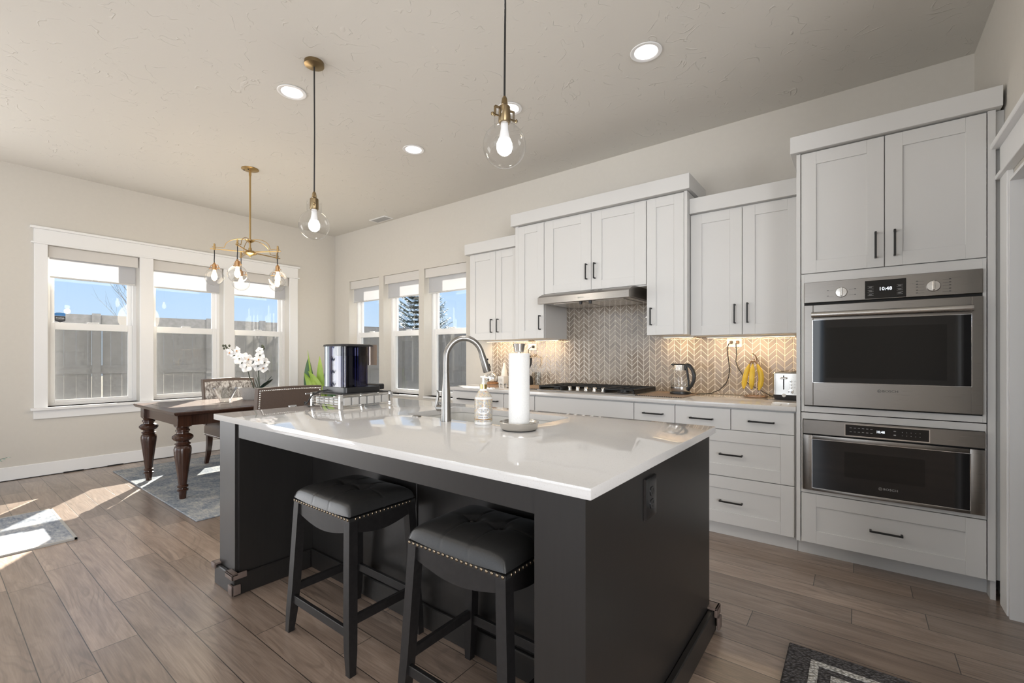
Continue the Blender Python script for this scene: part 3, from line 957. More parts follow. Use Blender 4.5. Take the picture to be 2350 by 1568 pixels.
d = shaker('door', t, -1.364, -1.072, 1.397, 2.495, YT); bar_handle(d, (-1.326, YT, 1.475), (-1.326, YT, 1.616))
m = MB(); m.box(-1.070, YT + 0.003, 1.395, -1.047, YT + 0.020, 2.505); m.build('filler', M['cab'], t)

# --- right pair
t = thing('wall_cabinet', 'white two-door wall cabinet beside the tall oven cabinet, above the toaster', 'cabinet', (-0.67, YW, 1.385))
carcass(t, -1.044, -0.303, YS + 0.020, YWi, 1.385, 2.335)
d = shaker('door', t, -1.042, -0.676 - G, 1.388, 2.325, YS, 0.082); bar_handle(d, (-0.724, YS, 1.468), (-0.724, YS, 1.612))
d = shaker('door', t, -0.676 + G, -0.308, 1.388, 2.325, YS, 0.082); bar_handle(d, (-0.639, YS, 1.470), (-0.639, YS, 1.616))
crown(t, [(-1.045, YS - 0.03, 2.334, -0.303, YWi, 2.450)])

# --- base cabinets
YBF = 3.30
def base(label, x0, x1):
    t = thing('base_cabinet', label, 'cabinet', ((x0 + x1) / 2, YBF, 0))
    carcass(t, x0 + 0.001, x1 - 0.001, YBF + 0.020, YWi, 0.10, 0.883)
    m = MB(); m.box(x0 + 0.001, 3.365, 0, x1 - 0.001, 3.385, 0.10); m.build('toe_kick', M['cab'], t)
    return t
t = base('white base cabinet at the left counter end with one top drawer', -3.30, -2.62)
d = shaker('drawer', t, -3.286, -2.623, 0.734, 0.872, YBF, flat=True); bar_handle(d, (-3.196, YBF, 0.801), (-2.682, YBF, 0.801), 0.03, 0.012)
d = shaker('door', t, -3.286, -2.956, 0.10, 0.728, YBF); d = shaker('door', t, -2.952, -2.623, 0.10, 0.728, YBF)
t = base('narrow white base cabinet just left of the cooktop cabinet, behind the paper towels', -2.62, -2.272)
d = shaker('drawer', t, -2.617, -2.274, 0.734, 0.872, YBF, flat=True); bar_handle(d, (-2.52, YBF, 0.801), (-2.37, YBF, 0.801))
d = shaker('door', t, -2.617, -2.274, 0.10, 0.728, YBF)
t = base('white base cabinet with plain wide front panel under the cooktop', -2.272, -1.356)
shaker('front_panel', t, -2.268, -1.358, 0.655, 0.872, YBF, flat=True)
d = shaker('drawer', t, -2.268, -1.358, 0.38, 0.648, YBF); bar_handle(d, (-1.9, YBF, 0.52), (-1.72, YBF, 0.52)); d = shaker('drawer', t, -2.268, -1.358, 0.10, 0.374, YBF); bar_handle(d, (-1.9, YBF, 0.24), (-1.72, YBF, 0.24))
t = base('narrow white base cabinet with a single drawer pull right of the cooktop cabinet', -1.356, -1.048)
d = shaker('drawer', t, -1.353, -1.050, 0.734, 0.872, YBF, flat=True); bar_handle(d, (-1.279, YBF, 0.804), (-1.128, YBF, 0.804))
d = shaker('door', t, -1.353, -1.050, 0.10, 0.728, YBF)
t = base('white drawer base with two small and two deep drawers beside the oven cabinet', -1.048, -0.302)
d = shaker('drawer', t, -1.045, -0.680, 0.734, 0.872, YBF, flat=True); bar_handle(d, (-0.94, YBF, 0.796), (-0.787, YBF, 0.796))
d = shaker('drawer', t, -0.676, -0.314, 0.734, 0.872, YBF, flat=True); bar_handle(d, (-0.570, YBF, 0.803), (-0.420, YBF, 0.803))
d = shaker('drawer', t, -1.045, -0.314, 0.418, 0.730, YBF, 0.075, 0.08); bar_handle(d, (-0.746, YBF, 0.568), (-0.603, YBF, 0.568))
d = shaker('drawer', t, -1.045, -0.314, 0.097, 0.413, YBF, 0.075, 0.08); bar_handle(d, (-0.746, YBF, 0.252), (-0.603, YBF, 0.252))

# --- counter and backsplash
m = MB(); m.box(-3.345, 3.278, 0.884, -0.303, YWi, ZT, 0.003, 2)
o = m.build('kitchen_countertop', M['quartz'], None); tag(o, 'long white quartz countertop along the wall under the tan tiles', 'countertop')
m = MB(); m.box(-3.347, YW - 0.010, ZT + 0.001, -0.303, YW - 0.001, 1.394); m.box(-2.361, YW - 0.010, 1.394, -1.369, YW - 0.001, 1.80)
o = m.build('tile_backsplash', M['tile'], None, 0); tag(o, 'tan glazed chevron tile backsplash behind the cooktop with cream grout', 'backsplash')

# --- tall oven cabinet
YO = 3.26
t = thing('oven_cabinet', 'tall white cabinet housing the wall oven and microwave at the right end', 'cabinet', (0.13, YO, 0))
m = MB()
m.box(-0.300, YO + 0.002, 0.10, -0.279, YWi, 2.46, 0.001); m.box(0.518, YO + 0.002, 0.10, 0.547, YO + 0.022, 2.46, 0.001); m.box(0.530, YO + 0.022, 0.0, 0.550, YWi, 2.46)
m.box(-0.279, YO + 0.02, 0.10, 0.530, YWi, 0.118); m.box(-0.279, YO + 0.02, 0.398, 0.530, YWi, 0.412); m.box(-0.279, YO + 0.022, 0.856, 0.530, YWi, 0.872)
m.box(-0.279, YO + 0.022, 1.690, 0.530, YWi, 2.46)
m.build('carcass', M['cab'], t)
m = MB(); m.box(0.547, YO + 0.03, 0.10, XR - 0.001, YO + 0.05, 2.46); m.box(-0.300, 3.362, 0, 0.55, 3.382, 0.10); m.build('toe_kick', M['cab'], t)
def ring(name, x0, x1, z0, z1, a, b_, c_, d_):
    m = MB()
    m.box(x0, YO, z0, a, YO + 0.02, z1, 0.001); m.box(b_, YO, z0, x1, YO + 0.02, z1, 0.001); m.box(a, YO, z0, b_, YO + 0.02, c_, 0.001); m.box(a, YO, d_, b_, YO + 0.02, z1, 0.001)
    return m.build(name, M['cab'], t)
ring('face_frame', -0.274, 0.514, 0.891, 1.722, -0.259, 0.500, 0.925, 1.670)
ring('face_frame', -0.274, 0.514, 0.404, 0.886, -0.267, 0.509, 0.422, 0.848)
d = shaker('door', t, -0.274, 0.117 - G, 1.727, 2.454, YO); bar_handle(d, (0.078, YO, 1.777), (0.078, YO, 1.922))
d = shaker('door', t, 0.117 + G, 0.514, 1.727, 2.454, YO); bar_handle(d, (0.160, YO, 1.779), (0.160, YO, 1.922))
d = shaker('drawer', t, -0.274, 0.514, 0.103, 0.399, YO); bar_handle(d, (0.051, YO, 0.247), (0.195, YO, 0.247))
crown(t, [(-0.330, YO - 0.028, 2.462, 0.567, YO + 0.22, 2.563), (-0.330, YO + 0.22, 2.462, -0.29, YWi, 2.563)])

# --- wall oven
ov = thing('wall_oven', 'stainless steel wall oven with handle bar and clock display above the microwave', 'oven', (0.12, YO, 0.926))
m = MB(); m.box(-0.250, YO + 0.004, 0.935, 0.490, YO + 0.56, 1.664); m.box(-0.2575, YO + 0.001, 0.927, 0.4985, YO + 0.004, 1.668); m.build('oven_body', M['gap'], ov)
m = MB(); m.box(-0.258, YO - 0.018, 1.546, 0.499, YO + 0.002, 1.669, 0.002); pan = m.build('control_panel', M['steel'], ov)
m = MB(); m.box(0.031, YO - 0.0195, 1.550, 0.207, YO - 0.0175, 1.651, 0.0008); dsp = m.build('display', M['display'], pan)
MX = lambda x, z, y=YO - 0.0198: frame_M((x, y, z), (1, 0, 0), (0, 0, 1))
text_part('clock_digits', '10:48', 0.026, M['digit'], pan, MX(0.120, 1.601), 0.0002)
m = MB()
for xx in (0.043, 0.168):
    for k in range(3):
        for dz in (0, 0.010): m.box(xx, YO - 0.0199, 1.567 + k * 0.0205 + dz, xx + 0.026, YO - 0.0195, 1.568 + k * 0.0205 + dz)
        m.box(xx + 0.006, YO - 0.0199, 1.571 + k * 0.0205, xx + 0.019, YO - 0.0195, 1.5735 + k * 0.0205)
m.build('button_print', M['mark'], pan)
m = MB()
def spokes(cx, cz, L):
    for s in (-1, 1):
        for k, dz in enumerate(L):
            z1 = cz + dz
            m.box(cx + s * 0.036, YO - 0.0186, z1 - 0.0004, cx + s * 0.060, YO - 0.0178, z1 + 0.0004)
            m.box(cx + s * 0.060 - 0.008 * (s < 0), YO - 0.0186, z1 - 0.0002, cx + s * 0.060 + 0.008 * (s > 0), YO - 0.0178, z1 + 0.0035)
spokes(-0.077, 1.597, (0.014, -0.018)); spokes(0.315, 1.597, (0.030, 0.014, -0.001, -0.018, -0.033))
m.build('dial_print', M['mark_dark'], pan)
for kx in (-0.077, 0.315):
    m = MB()
    m.M = Matrix.Translation((kx, YO - 0.018, 1.597)) @ Matrix.Rotation(PI / 2, 4, 'X')
    m.lathe([(0.029, 0.0), (0.029, 0.004), (0.026, 0.012), (0.0, 0.013)], (0, 0, 0), 32, False)
    m.box(-0.0055, -0.024, 0.010, 0.0055, 0.027, 0.026, 0.003)
    m.build('knob', M['steel_v'], pan)
# door: steel frame round a black window
m = MB()
z0, z1 = 0.933, 1.531
gx0, gx1, gz0, gz1 = -0.213, 0.457, 1.073, 1.440
m.box(-0.258, YO - 0.024, z0, gx0, YO + 0.001, z1, 0.002); m.box(gx1, YO - 0.024, z0, 0.499, YO + 0.001, z1, 0.002)
m.box(gx0, YO - 0.024, z0, gx1, YO + 0.001, gz0, 0.002); m.box(gx0, YO - 0.024, gz1, gx1, YO + 0.001, z1, 0.002)
dr = m.build('oven_door', M['steel'], ov)
m = MB(); m.box(gx0 - 0.004, YO - 0.020, gz0 - 0.004, gx1 + 0.004, YO - 0.012, gz1 + 0.004); w_ = m.build('door_window', M['oven_glass'], dr)
m = MB(); m.box(gx0 + 0.06, YO - 0.0206, gz0 + 0.028, gx1 - 0.09, YO - 0.0200, gz1 - 0.045); m.build('inner_window', M['oven_glass_in'], dr)
m = MB()
for (a0, a1, c0, c1) in ((gx0, gx1, gz0 - 0.003, gz0 + 0.0), (gx0, gx1, gz1, gz1 + 0.003), (gx0 - 0.003, gx0, gz0 - 0.003, gz1 + 0.003), (gx1, gx1 + 0.003, gz0 - 0.003, gz1 + 0.003)):
    m.box(a0, YO - 0.0255, c0, a1, YO - 0.022, c1, 0.001)
m.build('window_bezel', M['chrome'], dr)
m = MB(); m.cyl((-0.219, YO - 0.062, 1.470), (0.459, YO - 0.062, 1.470), 0.0165, n=24)
for xx in (-0.195, 0.435): m.box(xx - 0.012, YO - 0.058, 1.461, xx + 0.012, YO - 0.022, 1.479, 0.002)
m.build('door_handle', M['steel_v'], dr)
def bosch(parent, x, z, y, s, mat):
    text_part('logo_lettering', 'BOSCH', s * 1.35, mat, parent, MX(x + s * 0.9, z, y), 0.0003, 'LEFT', sx_=1.15)
    m = MB(); n = 32
    m.M = Matrix.Translation((x, y, z)) @ Matrix.Rotation(PI / 2, 4, 'X')
    m.tube([(s * 0.62 * math.cos(2 * PI * k / n), s * 0.62 * math.sin(2 * PI * k / n), 0) for k in range(n)], s * 0.055, 6, 0, True)
    for q in (-1, 1): m.box(q * s * 0.24 - s * 0.06, -s * 0.42, -0.0002, q * s * 0.24 + s * 0.06, s * 0.42, 0.0006)
    m.box(-s * 0.24, -s * 0.07, -0.0002, s * 0.24, s * 0.07, 0.0006)
    m.build('logo_emblem', mat, parent)
bosch(dr, 0.094, 1.033, YO - 0.0246, 0.0135, M['mark_dark'])

# --- microwave drawer
mw = thing('microwave_oven', 'built-in stainless steel microwave with black glass front below the oven', 'microwave', (0.12, YO, 0.424))
m = MB(); m.box(-0.25, YO + 0.003, 0.432, 0.495, YO + 0.5, 0.842); m.box(-0.264, YO + 0.0005, 0.426, 0.507, YO + 0.003, 0.846); m.build('microwave_body', M['gap'], mw)
m = MB(); m.box(-0.264, YO - 0.016, 0.762, 0.507, YO + 0.001, 0.846, 0.002); pan = m.build('control_panel', M['steel'], mw)
m = MB(); m.box(-0.062, YO - 0.0168, 0.768, 0.303, YO - 0.0155, 0.838, 0.001); m.build('display_bezel', M['chrome'], pan)
m = MB(); m.box(-0.058, YO - 0.0176, 0.772, 0.299, YO - 0.0160, 0.834, 0.0008); m.build('display', M['display'], pan)
text_part('clock_digits', '10:48', 0.019, M['digit'], pan, MX(0.099, 0.804, YO - 0.0179), 0.0002, sx_=0.9)
m = MB()
for i in range(6):
    for j in range(2):
        m.box(-0.038 + i * 0.0185, YO - 0.0180, 0.793 + j * 0.022, -0.028 + i * 0.0185, YO - 0.0176, 0.7955 + j * 0.022)
for i in range(5):
    for j in range(2): m.box(0.190 + i * 0.018, YO - 0.0180, 0.793 + j * 0.018, 0.1925 + i * 0.018, YO - 0.0176, 0.796 + j * 0.018)
m.box(0.155, YO - 0.0180, 0.790, 0.165, YO - 0.0176, 0.797); m.box(0.155, YO - 0.0180, 0.813, 0.165, YO - 0.0176, 0.817)
m.build('button_print', M['mark'], pan)
m = MB()
z0, z1 = 0.425, 0.756
gx0, gx1, gz0, gz1 = -0.217, 0.452, 0.443, 0.730
m.box(-0.264, YO - 0.020, z0, gx0, YO, z1, 0.004, 2); m.box(gx1, YO - 0.020, z0, 0.507, YO, z1, 0.004, 2)
m.box(gx0, YO - 0.020, z0, gx1, YO, gz0, 0.004, 2); m.box(gx0, YO - 0.020, gz1, gx1, YO, z1, 0.004, 2)
dr = m.build('microwave_door', M['steel'], mw)
m = MB(); m.box(gx0 - 0.004, YO - 0.017, gz0 - 0.004, gx1 + 0.004, YO - 0.010, gz1 + 0.004); m.build('door_window', M['oven_glass'], dr)
m = MB(); m.box(gx0 + 0.155, YO - 0.0176, gz0 + 0.088, gx1 - 0.17, YO - 0.0170, gz1 - 0.055); m.build('inner_window', M['oven_glass_in'], dr)
m = MB()
for (a0, a1, c0, c1) in ((gx0, gx1, gz0 - 0.003, gz0), (gx0, gx1, gz1, gz1 + 0.003), (gx0 - 0.003, gx0, gz0 - 0.003, gz1 + 0.003), (gx1, gx1 + 0.004, gz0 - 0.003, gz1 + 0.003)):
    m.box(a0, YO - 0.0215, c0, a1, YO - 0.018, c1, 0.001)
m.build('window_bezel', M['chrome'], dr)
bosch(dr, 0.099, 0.489, YO - 0.0178, 0.0125, M['mark'])

# --- range hood
hd = thing('range_hood', 'low stainless steel range hood with two black knobs under the cabinet', 'range hood', (-1.866, 3.8, 1.694))
HX0, HX1 = -2.300, -1.435
m = MB()
prof = [(3.40, 1.694), (3.40, 1.752), (3.415, 1.765), (3.46, 1.785), (3.52, 1.797), (3.60, 1.7995), (4.0, 1.7995), (4.0, 1.705), (3.43, 1.705), (3.43, 1.694)]
# side cheeks and the shell
m.prism(prof, 'x', HX0, HX1); hb = m.build('hood_body', M['steel'], hd)
m = MB(); m.box(HX0 - 0.002, 3.392, 1.694, HX1 + 0.002, 3.402, 1.754, 0.002); fr = m.build('front_panel', M['steel'], hd)
bosch(fr, -1.885, 1.722, 3.3915, 0.0085, M['mark_dark'])
m = MB(); m.box(HX0 + 0.05, 3.44, 1.698, HX1 - 0.02, 3.96, 1.706); m.box(HX0 + 0.12, 3.47, 1.692, -1.90, 3.9, 1.699, 0.002); m.box(-1.88, 3.47, 1.692, HX1 - 0.08, 3.9, 1.699, 0.002)
m.build('grease_filter', M['steel_v'], hd)
for kx in (-1.885, -1.795):
    m = MB(); m.lathe([(0.0, -0.030), (0.012, -0.030), (0.016, -0.004), (0.017, 0.0), (0.0, 0.0)], (kx, 3.435, 1.700), 16, False); m.build('knob', M['plastic_black'], hd)
m = MB()
for vx in (-1.80, -1.73): m.box(vx, 3.45, 1.7995 - 0.020, vx + 0.035, 3.475, 1.7995 - 0.0165)
m.build('vent_slot', M['mark_dark'], hd)
m = MB(); m.box(-2.355, 3.62, 1.40, -2.350, 3.98, 1.79); 

# --- gas cooktop
ck = thing('gas_cooktop', 'black cast-iron gas cooktop with five silver knobs set in the counter', 'cooktop', (-1.87, 3.70, ZT))
KX0, KX1, KY0, KY1 = -2.335, -1.395, 3.425, 3.955
m = MB(); m.box(KX0, KY0, ZT + 0.0005, KX1, KY1, ZT + 0.010, 0.003); m.build('cooktop_plate', M['steel'], ck)
def grate(x0, x1, y0, y1, nb):
    m = MB(); z = ZT + 0.046; q = 0.011
    m.box(x0, y0, z - 0.012, x1, y0 + q, z, 0.002); m.box(x0, y1 - q, z - 0.012, x1, y1, z, 0.002); m.box(x0, y0, z - 0.012, x0 + q, y1, z, 0.002); m.box(x1 - q, y0, z - 0.012, x1, y1, z, 0.002)
    for i in range(1, nb):
        yy = y0 + (y1 - y0) * i / nb
        m.box(x0 + q, yy - q / 2, z - 0.014, x1 - q, yy + q / 2, z + 0.002, 0.002)
    xm = (x0 + x1) / 2
    m.box(xm - q / 2, y0, z - 0.014, xm + q / 2, y1, z + 0.002, 0.002)
    for xx in (x0, x1 - q):
        for yy in (y0, y1 - q, (y0 + y1) / 2): m.box(xx, yy, ZT + 0.009, xx + q, yy + q, z - 0.01, 0.001)
    m.box(x0, y0 + 0.02, z - 0.036, x0 + 0.006, y1 - 0.02, z - 0.012); m.box(x1 - 0.006, y0 + 0.02, z - 0.036, x1, y1 - 0.02, z - 0.012)
    m.build('grate', M['black'], ck)
grate(-2.322, -2.085, 3.445, 3.935, 4); grate(-2.075, -1.685, 3.60, 3.935, 3); grate(-1.675, -1.415, 3.445, 3.935, 4)
for bx, by, br in ((-2.20, 3.57, 0.036), (-2.20, 3.81, 0.045), (-1.88, 3.77, 0.06), (-1.55, 3.57, 0.045), (-1.55, 3.81, 0.036)):
    m = MB(); m.lathe([(br + 0.014, 0.0), (br + 0.012, 0.008), (br, 0.010), (br, 0.020), (br - 0.006, 0.024), (0.0, 0.024)], (bx, by, ZT + 0.010), 28, False); m.build('burner', M['plastic_black'], ck)
for k in range(5):
    kx = -2.045 + k * 0.082
    m = MB(); m.lathe([(0.022, 0), (0.021, 0.006), (0.018, 0.008), (0.017, 0.030), (0.015, 0.033), (0.0, 0.033)], (kx, 3.525, ZT + 0.010), 24, False); m.box(kx - 0.004, 3.505, ZT + 0.036, kx + 0.004, 3.545, ZT + 0.046, 0.002); m.build('knob', M['steel_v'], ck)

# --- warm strip lights under the wall cabinets
for i, (x0, x1, z, y) in enumerate(((-0.98, -0.36, 1.385, 3.90), (-1.34, -1.08, 1.395, 3.90), (-2.68, -2.39, 1.395, 3.90), (-3.34, -2.76, 1.395, 3.90))):
    lab = ('warm strip light under the cabinet above the toaster', 'short warm strip light under the narrow cabinet right of the hood', 'short warm strip light under the narrow cabinet left of the hood', 'warm strip light under the leftmost wall cabinet')[i]
    t = thing('strip_light', lab, 'strip light', ((x0 + x1) / 2, y, z), 0, 'under-cabinet strip lights')
    m = MB(); m.box(x0, y - 0.012, z - 0.012, x1, y + 0.012, z - 0.0005, 0.002); m.build('housing', M['white_plastic'], t)
    m = MB(); m.box(x0 + 0.01, y - 0.008, z - 0.0135, x1 - 0.01, y + 0.008, z - 0.012); m.build('diffuser', M['led'], t)
    area('strip_glow', ((x0 + x1) / 2, y, z - 0.016), (0, 0.25, -1), x1 - x0, 0.015, 3.2 * (x1 - x0), (1.0, 0.70, 0.38))
# ================================================================ ISLAND
isl = thing('kitchen_island', 'large charcoal-stained kitchen island with open knee space for the stools', 'kitchen island', (-1.64, 1.56, 0))
W_ = M['island']
m = MB(); m.prism([(-2.752, 0.990), (-2.560, 0.990), (-2.560, 1.004), (-2.542, 1.004), (-2.542, 1.3995), (-2.715, 1.3995), (-2.715, 2.140), (-2.752, 2.140)], 'z', 0.0, 0.883); m.build('end_panel', W_, isl)
m = MB(); m.prism([(-0.682, 0.990), (-0.530, 0.990), (-0.530, 2.150), (-0.567, 2.150), (-0.567, 1.3995), (-0.682, 1.3995)], 'z', 0.0, 0.883); m.build('end_panel', W_, isl)
m = MB(); m.box(-2.542, 1.000, 0.805, -0.682, 1.020, 0.883, 0.0015); m.build('apron', W_, isl)
m = MB(); m.box(-2.715, 1.400, 0.0, -0.567, 1.420, 0.883); m.box(-1.72, 1.394, 0.0, -1.62, 1.400, 0.883, 0.002); m.build('back_panel', W_, isl)
m = MB(); m.box(-2.715, 2.10, 0.10, -0.567, 2.12, 0.883); m.box(-2.715, 2.04, 0.0, -0.567, 2.06, 0.10); m.build('front_frame', W_, isl)
# doors on the working side
for i in range(5):
    x0 = -2.70 + i * 0.425
    m = MB(); m.box(x0, 2.12, 0.12, x0 + 0.42, 2.138, 0.87, 0.002)
    d = m.build('door', W_, isl)
    m = MB(); m.box(x0 + 0.37, 2.138, 0.62, x0 + 0.38, 2.168, 0.76, 0.001); m.build('handle', M['black'], d)
m = MB()
def bbx(x0, y0, x1, y1): m.box(x0, y0, 0, x1, y1, 0.105, 0.004)
bbx(-2.772, 0.970, -2.542, 0.990); bbx(-2.772, 0.990, -2.752, 2.15); bbx(-2.542, 0.970, -2.524, 1.382); bbx(-2.542, 1.382, -0.700, 1.400)
bbx(-0.700, 0.970, -0.682, 1.40); bbx(-0.700, 0.970, -0.505, 0.990); bbx(-0.530, 0.990, -0.505, 2.168); bbx(-0.567, 2.150, -0.505, 2.170)
m.build('base_board', W_, isl)
# brown rubber corner guards stuck on the base board
def guard(bs):
    m = MB()
    for b_ in bs: m.box(*b_, 0.004, 2)
    m.build('corner_guard', M['guard'], isl)
guard([(-2.784, 0.958, 0.088, -2.774, 1.02, 0.118), (-2.784, 0.958, 0.106, -2.735, 1.02, 0.118), (-2.784, 0.957, 0.088, -2.735, 0.968, 0.118)])
guard([(-2.600, 0.957, 0.088, -2.512, 0.968, 0.118), (-2.522, 0.957, 0.088, -2.512, 1.03, 0.118), (-2.600, 0.957, 0.106, -2.512, 0.99, 0.118)])
guard([(-2.565, 0.957, 0.010, -2.512, 0.968, 0.060), (-2.522, 0.957, 0.010, -2.512, 1.00, 0.060)])
guard([(-0.503, 2.12, 0.078, -0.490, 2.185, 0.118), (-0.545, 2.12, 0.106, -0.490, 2.185, 0.118), (-0.545, 2.172, 0.078, -0.490, 2.184, 0.118)])
guard([(-0.530, 2.172, 0.015, -0.485, 2.184, 0.070), (-0.497, 2.14, 0.015, -0.485, 2.184, 0.070)])

SX0, SX1, SY0, SY1 = -1.96, -1.165, 1.60, 2.03
m = MB(); m.box(-2.785, 0.970, 0.8835, -0.505, 2.160, ZT, 0.004, 2)
top = m.build('island_countertop', M['quartz'], None)
tag(top, 'thick white quartz slab on the dark island with the sink cut into it', 'countertop')
m = MB(); m.box(SX0, SY0, 0.80, SX1, SY1, 1.0)
cu_ = m.build('cutter', M['quartz'], None, 0)
bmx = bmesh.new(); bmx.from_mesh(cu_.data)
bmesh.ops.bevel(bmx, geom=[e for e in bmx.edges if abs(e.verts[0].co.z - e.verts[1].co.z) > 0.1], offset=0.05, segments=6, profile=0.5, affect='EDGES')
bmx.to_mesh(cu_.data); bmx.free()
boolean_cut(top, [cu_])
# sink
sk = thing('kitchen_sink', 'pale grey undermount sink set in the island countertop', 'sink', ((SX0 + SX1) / 2, (SY0 + SY1) / 2, 0.66))
def rrect(x0, x1, y0, y1, r, z, n=6):
    out = []
    for cx, cy, a0 in ((x1 - r, y1 - r, 0), (x0 + r, y1 - r, 90), (x0 + r, y0 + r, 180), (x1 - r, y0 + r, 270)):
        for k in range(n + 1):
            a = math.radians(a0 + 90 * k / n)
            out.append((cx + r * math.cos(a), cy + r * math.sin(a), z))
    return out
m = MB()
e_ = 0.004
m.loft([rrect(SX0 - 0.03, SX1 + 0.03, SY0 - 0.03, SY1 + 0.03, 0.07, 0.8825), rrect(SX0 - e_, SX1 + e_, SY0 - e_, SY1 + e_, 0.05, 0.8825), rrect(SX0, SX1, SY0, SY1, 0.05, 0.872),
        rrect(SX0 + 0.008, SX1 - 0.008, SY0 + 0.008, SY1 - 0.008, 0.05, 0.70), rrect(SX0 + 0.04, SX1 - 0.04, SY0 + 0.04, SY1 - 0.04, 0.05, 0.672)], True, False)
m.loft([rrect(SX0 + 0.04, SX1 - 0.04, SY0 + 0.04, SY1 - 0.04, 0.05, 0.672), rrect(-1.6, -1.52, 1.79, 1.85, 0.02, 0.668)], True, True)
m.build('basin', M['sink'], sk)
m = MB(); m.lathe([(0.0, 0.0), (0.04, 0.0), (0.045, 0.004), (0.03, 0.005), (0.0, 0.003)], (-1.56, 1.82, 0.669), 24, False); m.build('drain', M['chrome'], sk)

# faucet
fx, fy = -1.583, 1.545
fc = thing('kitchen_faucet', 'tall brushed nickel gooseneck faucet with pull-down spray head at the sink', 'faucet', (fx, fy, ZT))
dd = Vector((0.6, 0.8, 0))
FP = lambda s, z: (fx + dd.x * s, fy + dd.y * s, ZT + z)
m = MB()
m.lathe([(0.0255, 0.0), (0.0258, 0.006), (0.0245, 0.02), (0.0225, 0.10), (0.021, 0.14), (0.017, 0.19), (0.0145, 0.23), (0.0, 0.23)], (fx, fy, ZT), 32, True)
m.build('faucet_body', M['nickel'], fc)
m = MB()
pts = [FP(0, 0.21), FP(0, 0.25), FP(0.0, 0.285)]
for k in range(1, 15):
    a = PI - PI * 0.93 * k / 14
    pts.append(FP(0.090 + 0.090 * math.cos(a), 0.300 + 0.102 * math.sin(a)))
m.tube(pts, [0.0140] * len(pts), 16); m.build('spout', M['nickel'], fc)
m = MB(); p_end = Vector(pts[-1]); dv = (Vector(FP(0.205, 0.236)) - p_end)
m.tube([p_end - dv * 0.06, p_end + dv * 0.05, p_end + dv * 0.5, p_end + dv * 0.95, p_end + dv], [0.0148, 0.0155, 0.0178, 0.0205, 0.019], 20); sh = m.build('spray_head', M['nickel'], fc)
m = MB()
side = Vector((dd.x, dd.y, 0)) * 0.018
for q, ln in ((0.25, 0.09), (0.55, 0.22)):
    a = p_end + dv * q + side * 0.98
    m.tube([a, a + dv * ln], [0.006, 0.0065], 8)
m.build('spray_button', M['plastic_black'], sh)
m = MB()
hd_ = Vector((-0.92, -0.30, 0)).normalized()
m.cyl((fx, fy, ZT + 0.062), (fx + hd_.x * 0.045, fy + hd_.y * 0.045, ZT + 0.062), 0.0165, n=20)
hpts = [(0.040, 0.062), (0.050, 0.070), (0.050, 0.09), (0.044, 0.115), (0.043, 0.135), (0.050, 0.146)]
m.tube([(fx + hd_.x * s, fy + hd_.y * s, ZT + z) for s, z in hpts], [0.014, 0.011, 0.008, 0.007, 0.0065, 0.005], 12)
m.build('lever', M['nickel'], fc)
m = MB(); m.lathe([(0.0, 0.008), (0.012, 0.009), (0.021, 0.006), (0.023, 0.001), (0.023, 0.0)], (-1.813, 1.562, ZT), 28, False)
o = m.build('air_switch', M['nickel'], None); tag(o, 'small round metal button cap on the counter left of the faucet', 'button')

# soap bottle
bx, by = -1.378, 1.585
ang = math.atan2(-by, -bx)
sb = thing('soap_bottle', 'ornate patterned coconut citrus hand soap pump bottle beside the faucet', 'soap bottle', (bx, by, ZT))
m = MB(); m.lathe([(0.0, 0.0), (0.039, 0.0), (0.0415, 0.003), (0.0415, 0.118), (0.040, 0.124), (0.018, 0.158), (0.016, 0.163), (0.0, 0.163)], (bx, by, ZT), 48, False); m.build('bottle', M['ceramic'], sb)
m = MB(); m.lathe([(0.0419, 0.014), (0.0419, 0.113)], (bx, by, ZT), 48, False); m.lathe([(0.0398, 0.1262), (0.0215, 0.1545)], (bx, by, ZT), 48, False); lb = m.build('label', M['label'], sb)
gb_ = pm('gold_band', (0.32, 0.17, 0.04, 1), 0.3)
for z0_, z1_ in ((0.1135, 0.1155), (0.024, 0.027)):
    m = MB(); m.lathe([(0.0422, z0_), (0.0422, z1_)], (bx, by, ZT), 48, False); m.build('label_band', gb_, lb)
def plaque(zc, hw, hh, name):
    m = MB(); n = 32; R = 0.0424
    rim = []
    c_ = (bx + R * math.cos(ang), by + R * math.sin(ang), ZT + zc)
    for rr in (1.0, 0.5):
        rim.append([(bx + R * math.cos(ang + rr * hw / R * math.cos(2 * PI * k / n)), by + R * math.sin(ang + rr * hw / R * math.cos(2 * PI * k / n)), ZT + zc + rr * hh * math.sin(2 * PI * k / n)) for k in range(n)])
    rim.append([c_] * n)
    m.loft(rim, True, False); return m.build(name, M['ceramic'], lb)
plaque(0.066, 0.029, 0.0165, 'label_plaque'); plaque(0.035, 0.026, 0.0085, 'label_plaque')
TM = lambda z: frame_M((bx + 0.0426 * math.cos(ang), by + 0.0426 * math.sin(ang), ZT + z), (-math.sin(ang), math.cos(ang), 0), (0, 0, 1))
inkm = pm('navy_ink', (0.03, 0.04, 0.10, 1), 0.5)
text_part('lettering', 'COCONUT', 0.0098, inkm, lb, TM(0.0705), 0.0002, bend=0.0426); text_part('lettering', 'CITRUS', 0.0098, inkm, lb, TM(0.0610), 0.0002, bend=0.0426); text_part('lettering', 'HAND SOAP', 0.0085, inkm, lb, TM(0.035), 0.0002, bend=0.0426)
m = MB(); m.lathe([(0.0165, 0.163), (0.0165, 0.184), (0.0, 0.184)], (bx, by, ZT), 24, False); m.build('collar', pm('gold_collar', (0.60, 0.46, 0.20, 1), 0.2, 1.0), sb)
m = MB(); m.lathe([(0.0085, 0.184), (0.0085, 0.190), (0.005, 0.196), (0.0065, 0.214), (0.0, 0.214)], (bx, by, ZT), 16, False)
